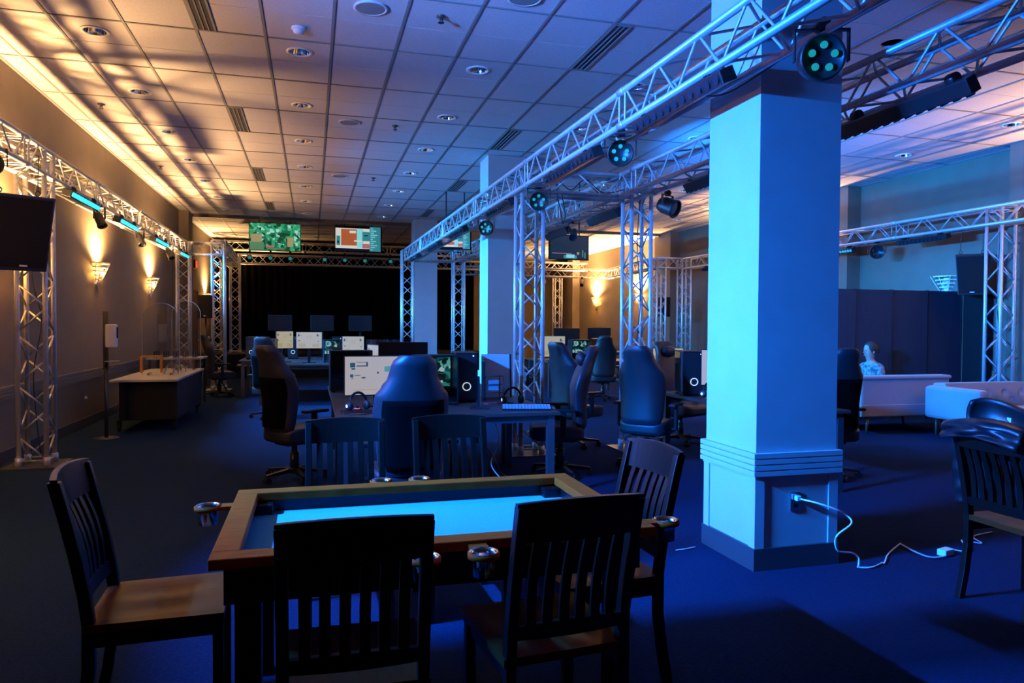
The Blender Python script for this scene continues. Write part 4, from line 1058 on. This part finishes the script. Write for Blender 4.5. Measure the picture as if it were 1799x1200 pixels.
for k in range(3):
    a = 2*PI*k/3+.4; MB().cyl((.03*math.cos(a),.03*math.sin(a),.75),(.45*math.cos(a),.45*math.sin(a),.01),.014,8).build('leg', 'black_metal', t)
MB().cyl((0,0,.72),(0,0,.80),.035,10).build('collar', 'black_plastic', t)
t = thing('loudspeaker', 'upright black loudspeaker on the tripod before the golden wall', 'loudspeaker', (-2.13,16.2,1.58))
m = MB(); m.prism([(-.15,-.14),(.15,-.14),(.10,.15),(-.10,.15)], 0, .48); m.build('cabinet', 'black_plastic', t, bevel=.015)
MB().bb((-.13,-.152,.03),(.13,-.14,.45)).build('grille', 'black_fabric', t); MB().bb((-.02,-.156,.04),(.02,-.152,.06)).build('badge', 'white_plastic', t)
t = thing('wall_loudspeaker', 'small black loudspeaker fixed to the far right-wall tower', 'loudspeaker', (9.05,17.5,1.72))
MB().bb((-.12,-.12,0),(.12,.12,.52)).build('cabinet', 'black_plastic', t, bevel=.01); MB().bb((-.10,-.13,.02),(.10,-.12,.50)).build('grille', 'black_fabric', t)
MB().cyl((0,0,-1.72),(0,0,0),.02,8).build('pole', 'black_metal', t); MB().cyl((0,0,-1.72),(0,0,-1.70),.2,16).build('foot', 'black_metal', t)

# ------------------------------------------------------------------ refreshment counter, shields, sanitiser
ct = thing('serving_cart', 'dark rolling counter with a pale stone top by the left wall', 'counter', (-2.16,11.85,0))
MB().bb((-.41,-1.30,.69),(.41,1.25,.72)).build('stone_top', 'table_stone', ct, bevel=.004)
MB().bb((-.34,-1.10,.16),(.38,1.15,.69)).build('cabinet', 'black_plastic', ct)
for sx in (-.36,.33):
    for sy in (-1.0,1.05):
        m = MB(); m.cyl((sx-.015,sy,.05),(sx+.015,sy,.05),.05,14); m.box((sx,sy,.11),(.05,.05,.10)); m.build('caster', 'black_plastic', ct)
def arch_shield(label, loc, rz, w=.40, h=.98):
    t = thing('acrylic_shield', label, 'shield', loc, rz, 'acrylic shields')
    poly = [(-w/2,0),(w/2,0),(w/2,h-w/2)] + [(w/2*math.cos(a), h-w/2+w/2*math.sin(a)) for a in [PI*k/16 for k in range(1,16)]] + [(-w/2,h-w/2)]
    m = MB(); n = len(poly)
    m.add([(x,-.003,z) for x,z in poly]+[(x,.003,z) for x,z in poly], [list(range(n)),[n+k for k in range(n)][::-1]]+[(k,(k+1)%n,n+(k+1)%n,n+k) for k in range(n)]); m.build('sheet', 'acrylic', t)
    m = MB(); m.tube([(x,0,z) for x,z in poly[1:]+poly[:1]], .0035, 5); m.build('polished_edge', 'white_plastic', t)
    for s in (-1,1): MB().bb((s*w*.3-.01,-.10,0),(s*w*.3+.01,.10,.03)).build('foot', 'acrylic', t)
    return t
arch_shield('clear arched acrylic shield nearest the sanitiser stand', (-2.13,11.55,.72), -.05, .50, 1.05)
arch_shield('clear arched acrylic shield at the far end of the counter', (-1.97,12.75,.72), -.12, .44, 1.12)
t = thing('acrylic_stand', 'orange tinted acrylic stand on the stone counter', 'stand', (-2.36,12.1,.72), .1)
m = MB(); m.bb((-.15,-.10,.24),(.15,.10,.255)); m.bb((-.15,-.10,0),(-.125,.10,.24)); m.bb((.125,-.10,0),(.15,.10,.24)); m.build('sheet', 'acrylic_orange', t)
def bent_sheet(label, loc, r):
    t = MB().grid(lambda u, v: (r*math.cos(PI*u), -.07+.14*v, r*1.25*math.sin(PI*u)), 16, 2).build('bent_acrylic_riser', 'acrylic', None, loc, solid=.005)
    return tag(t, label, 'display riser', 'bent acrylic risers')
bent_sheet('clear bent acrylic riser at the front of the counter', (-2.02,11.75,.722), .10)
bent_sheet('clear bent acrylic riser in the middle of the counter', (-1.97,12.15,.722), .09)
bent_sheet('clear bent acrylic riser at the back of the counter', (-2.12,12.5,.722), .11)
tb = thing('side_table', 'narrow table with glassware against the left wall', 'table', (-2.35,14.3,0))
MB().bb((-.45,-.40,.83),(.45,.40,.86)).build('tabletop', 'table_stone', tb)
for sx in (-.4,.4):
    for sy in (-.35,.35): MB().bb((sx-.02,sy-.02,0),(sx+.02,sy+.02,.83)).build('leg', 'black_metal', tb)
gl = None
for k in range(10):
    loc = (-2.68+.16*(k%5), 14.05+.22*(k//5), .86); lab = 'clear drinking glass, %s from the wall in the %s row on the narrow table' % (ORD[k%5], ('front','rear')[k//5])
    if gl is None:
        gl = MB().lathe([(.001,.004),(.028,.004),(.033,.11),(.035,.11),(.030,0),(.001,0)], 14).build('drinking_glass', 'acrylic', None, loc); tag(gl, lab, 'glass', 'glasses on the narrow table')
    else: dup(gl, lab, loc)
sn = thing('sanitiser_stand', 'black pole stand with a white hand sanitiser dispenser', 'stand', (-2.53,10.25,0))
MB().lathe([(.001,0),(.15,0),(.15,.008),(.03,.016),(.001,.016)], 24).build('foot_disc', 'desk_metal', sn)
MB().cyl((0,0,.01),(0,0,.90),.022,10).cyl((0,0,.90),(0,0,1.42),.014,10).build('pole', 'black_metal', sn)
MB().bb((-.03,-.01,.88),(.03,.01,1.62)).build('mounting_plate', 'black_metal', sn)
m = MB(); m.bb((.0,-.055,1.16),(.13,.055,1.46)); m.build('dispenser', 'white_plastic', sn, bevel=.02)
MB().bb((.125,-.03,1.28),(.133,.03,1.42)).build('window', 'scr_black', sn)
MB().bb((.0,-.07,.98),(.15,.07,.99)).build('drip_tray', 'grey_plastic', sn)

# ------------------------------------------------------------------ sofas, partition, seated person
c1 = thing('sofa', 'grey fabric sofa seen from behind before the blue partition', 'sofa', (8.00,8.30,0), -.02)
MB().bb((-.74,-.06,.34),(.74,.10,.80)).build('backrest', 'couch_fabric', c1, bevel=.03)
MB().bb((-.745,-.075,.24),(.745,.08,.405)).build('base_band', 'couch_fabric', c1, bevel=.012)
MB().bb((-.75,-.09,.752),(.75,.11,.805)).build('top_roll', 'couch_fabric', c1, bevel=.022)
MB().bb((-.74,.08,.24),(.74,.78,.42)).build('seat', 'couch_fabric', c1, bevel=.03)
for sx in (-.60,.60):
    for sy in (-.02,.68): MB().cyl((sx*1.05,sy-.02,0),(sx,sy,.25),.014,8,.022).build('leg', 'wood_leg', c1)
c2 = thing('tufted_sofa', 'pale tufted sofa at the right edge beside the grey one', 'sofa', (9.28,7.66,0), 0)
m = MB(); pts = [(-.42+.42*k,z) for k in range(3) for z in ()]
TU = [(-.75+.30*k, .47+.0*k) for k in range(6)] + [(-.60+.30*k, .58) for k in range(5)]
def tuft(u, v):
    x = -1.0+1.42*u; z = .40+.32*v
    d = sum(math.exp(-((x-a)**2+(z-b)**2)/.0016) for a, b in TU)
    return (x, .22 - .035*math.sin(PI*min(max(v,0),1)) + .035*min(d,1), z)
m.grid(tuft, 81, 24); m.build('tufted_back', 'couch_fabric', c2, solid=.02)
MB().bb((-1.0,.20,.25),(.45,.42,.715)).build('backrest', 'couch_fabric', c2, bevel=.03)
MB().bb((-1.14,-.45,.24),(-.97,.42,.68)).build('arm', 'couch_fabric', c2, bevel=.045); MB().bb((.45,-.45,.24),(.60,.42,.68)).build('arm', 'couch_fabric', c2, bevel=.045)
MB().bb((-.97,-.45,.20),(.45,.20,.40)).build('seat', 'couch_fabric', c2, bevel=.03)
for sx in (-1.0,.52):
    for sy in (-.38,.34): MB().cyl((sx,sy,0),(sx,sy,.24),.016,8).build('leg', 'wood_leg', c2)
pt = thing('partition_screen', 'tall dark blue fabric partition behind the sofas', 'partition', (8.45,9.35,0))
for k in range(5):
    x0 = -1.75+.685*k; MB().bb((x0,-.02,.03),(x0+.68,.02,2.06)).build('panel', 'partition_blue', pt)
for k in range(6): MB().bb((-1.765+.685*k,-.03,0),(-1.75+.685*k,.03,2.07)).build('post', 'black_metal', pt)
bk = MB().bb((10.12,8.86,0),(10.22,9.30,2.0)).build('speaker_shadow_sheet', 'black_fabric'); tag(bk, 'narrow black sheet standing in for the loudspeaker shadow on the right wall', 'shadow sheet')  # black slab in place of the shadow below the hung loudspeaker

def skin_mesh(name, joints, edges, m_, parent, subd=2):
    me = bpy.data.meshes.new(name); me.from_pydata([j[0] for j in joints], edges, []); o = bpy.data.objects.new(name, me); C.objects.link(o); o.parent = parent
    md = o.modifiers.new('skin', 'SKIN'); md.use_smooth_shade = True
    for k, j in enumerate(joints): me.skin_vertices[0].data[k].radius = (j[1], j[2] if len(j) > 2 else j[1])
    me.skin_vertices[0].data[0].use_root = True
    md = o.modifiers.new('subd', 'SUBSURF'); md.levels = subd; md.render_levels = subd
    me.materials.append(MATS[m_]); return o
pe = thing('person', 'person in a patterned shirt sitting sideways on the grey sofa, looking left', 'person', (7.90,8.80,.42), PI/2)
# local: looks along +y, x right; seat height at z = 0
J = [((0,0,.09),.13,.10),((0,.0,.24),.12,.09),((0,-.01,.40),.145,.095),((0,-.01,.50),.11,.07),((0,.01,.565),.05),((0,.02,.62),.058,.07),((0,.03,.70),.075,.095),((0,.03,.775),.07,.09),((0,.025,.825),.04,.05),
     ((.17,-.01,.47),.05),((.22,.02,.26),.042),((.16,.20,.16),.034),((.12,.29,.15),.022),((-.17,-.01,.47),.05),((-.22,.02,.26),.042),((-.16,.20,.16),.034),((-.12,.29,.15),.022),
     ((.10,.06,.08),.085),((.12,.42,.06),.06),((.12,.47,-.18),.052),((.12,.46,-.37),.04),((.12,.58,-.395),.035),((-.10,.06,.08),.085),((-.12,.42,.06),.06),((-.12,.47,-.18),.052),((-.12,.46,-.37),.04),((-.12,.58,-.395),.035)]
E_ = [(0,1),(1,2),(2,3),(3,4),(4,5),(5,6),(6,7),(7,8),(3,9),(9,10),(10,11),(11,12),(3,13),(13,14),(14,15),(15,16),(0,17),(17,18),(18,19),(19,20),(20,21),(0,22),(22,23),(23,24),(24,25),(25,26)]
skin_mesh('body', J, E_, 'skin', pe)
JS = [((0,0,.07),.145,.115),((0,0,.24),.135,.105),((0,-.01,.40),.16,.11),((0,-.01,.50),.125,.085),((.17,-.01,.475),.064),((.215,.01,.32),.058),((-.17,-.01,.475),.064),((-.215,.01,.32),.058)]
skin_mesh('shirt', JS, [(0,1),(1,2),(2,3),(3,4),(4,5),(3,6),(6,7)], 'shirt', pe)
JT = [((0,.0,.06),.14,.11),((.10,.06,.08),.098),((.12,.42,.06),.072),((.12,.47,-.18),.062),((.12,.46,-.33),.052),((-.10,.06,.08),.098),((-.12,.42,.06),.072),((-.12,.47,-.18),.062),((-.12,.46,-.33),.052)]
skin_mesh('trousers', JT, [(0,1),(1,2),(2,3),(3,4),(0,5),(5,6),(6,7),(7,8)], 'trousers', pe)
MB().grid(lambda u, v: ((.088*math.cos(2*PI*u))*math.sin(PI*(.06+.60*v)), .012+(.108*math.sin(2*PI*u))*math.sin(PI*(.06+.60*v)) - .035*v, .735+.115*math.cos(PI*(.06+.60*v))), 20, 12, closed_u=True).build('hair', 'hair', pe, solid=.01)
for s in (-1,1):
    MB().lathe([(.001,.007),(.007,.003),(.007,-.003),(.001,-.007)], 8, c=(s*.03,.117,.715)).build('eye', 'lens_dark', pe)
    MB().lathe([(.001,.012),(.016,.006),(.016,-.006),(.001,-.012)], 10, c=(s*.078,.02,.69), R=Matrix.Rotation(PI/2,3,'Y')).build('ear', 'skin', pe)
m = MB(); m.add([(-.012,.115,.672),(.012,.115,.672),(0,.148,.68),(0,.118,.718)], [(0,1,2),(0,2,3),(1,3,2),(0,3,1)]); m.build('nose', 'skin', pe)
MB().box((0,.112,.645),(.04,.012,.008)).build('mouth', 'skin', pe)

# ------------------------------------------------------------------ column outlet, white extension cord, small wall things
t = thing('column_outlet', 'metal power outlet on the front of the big column', 'outlet', (2.855,3.787,.405))
MB().bb((-.036,-.008,-.058),(.036,0,.058)).build('cover_plate', 'chrome', t, bevel=.003)
for z in (-.022,.026): MB().bb((-.016,-.011,z-.014),(.016,-.006,z+.014)).build('socket', 'black_plastic', t)
t = thing('extension_cord', 'white extension cord snaking from the column across the blue-lit floor', 'cord', (0,0,0))
CP = [(2.86,3.74,.43),(2.92,3.66,.42),(3.02,3.62,.385),(3.10,3.63,.345),(3.11,3.60,.30),(3.03,3.63,.22),(3.05,3.64,.13),(3.17,3.66,.10),(3.235,3.68,.06),(3.22,3.66,.02),(3.22,3.66,.008),(3.30,3.64,.008),(3.42,3.69,.008),(3.44,3.69,.008),(3.60,3.83,.008),(3.83,3.98,.008),(3.84,3.97,.008),(3.80,3.80,.008),(3.82,3.70,.008),(3.93,3.70,.008)]
def spline(P, sub=6):
    P = [Vector(p) for p in P]; out = []
    for i in range(len(P)-1):
        a, b, c, d = P[max(i-1,0)], P[i], P[i+1], P[min(i+2,len(P)-1)]
        for k in range(sub):
            q = k/sub; out.append(.5*((2*b)+(-a+c)*q+(2*a-5*b+4*c-d)*q*q+(-a+3*b-3*c+d)*q*q*q))
    return out + [P[-1]]
MB().tube(spline(CP), .0055, 7).build('lead', 'cable_white', t)
MB().box((2.858,3.765,.43),(.03,.035,.03)).build('plug', 'cable_white', t, bevel=.004)
MB().box((3.96,3.735,.022),(.10,.06,.042), (0,0,.25)).build('socket_box', 'cable_white', t, bevel=.006)
MB().tube(spline([(4.0,3.75,.02),(4.08,3.80,.008),(4.16,3.74,.008),(4.20,3.83,.04),(4.34,3.95,.008),(4.40,3.86,.008),(4.48,4.00,.008),(4.72,4.06,.008)]), .004, 6).build('thin_lead', 'cable_white', t)
t = thing('wall_outlet', 'small outlet low on the left wall beside the sanitiser stand', 'outlet', (XL,11.4,.42))
MB().bb((0,-.036,-.058),(.008,.036,.058)).build('cover_plate', 'trim_paint', t); MB().bb((.008,-.02,-.02),(.035,.02,.02)).build('plug', 'white_plastic', t)
cable('white lead lying on the floor left of the big column', [(2.30,4.25,.006),(2.38,4.26,.006),(2.46,4.28,.006)], .004, 'cable_white')
for k, (x, y) in enumerate(((1.6,6.1),(1.75,6.55))):
    pass
cable('loose black cables hanging under the central desk', [(1.55,6.5,.70),(1.5,6.4,.45),(1.6,6.3,.25),(1.7,6.45,.10),(1.85,6.35,.012)], .007)
cable('white computer lead hanging under the central desk', [(1.62,6.6,.70),(1.68,6.5,.40),(1.58,6.4,.2),(1.75,6.35,.012),(1.95,6.3,.012)], .005, 'cable_white')
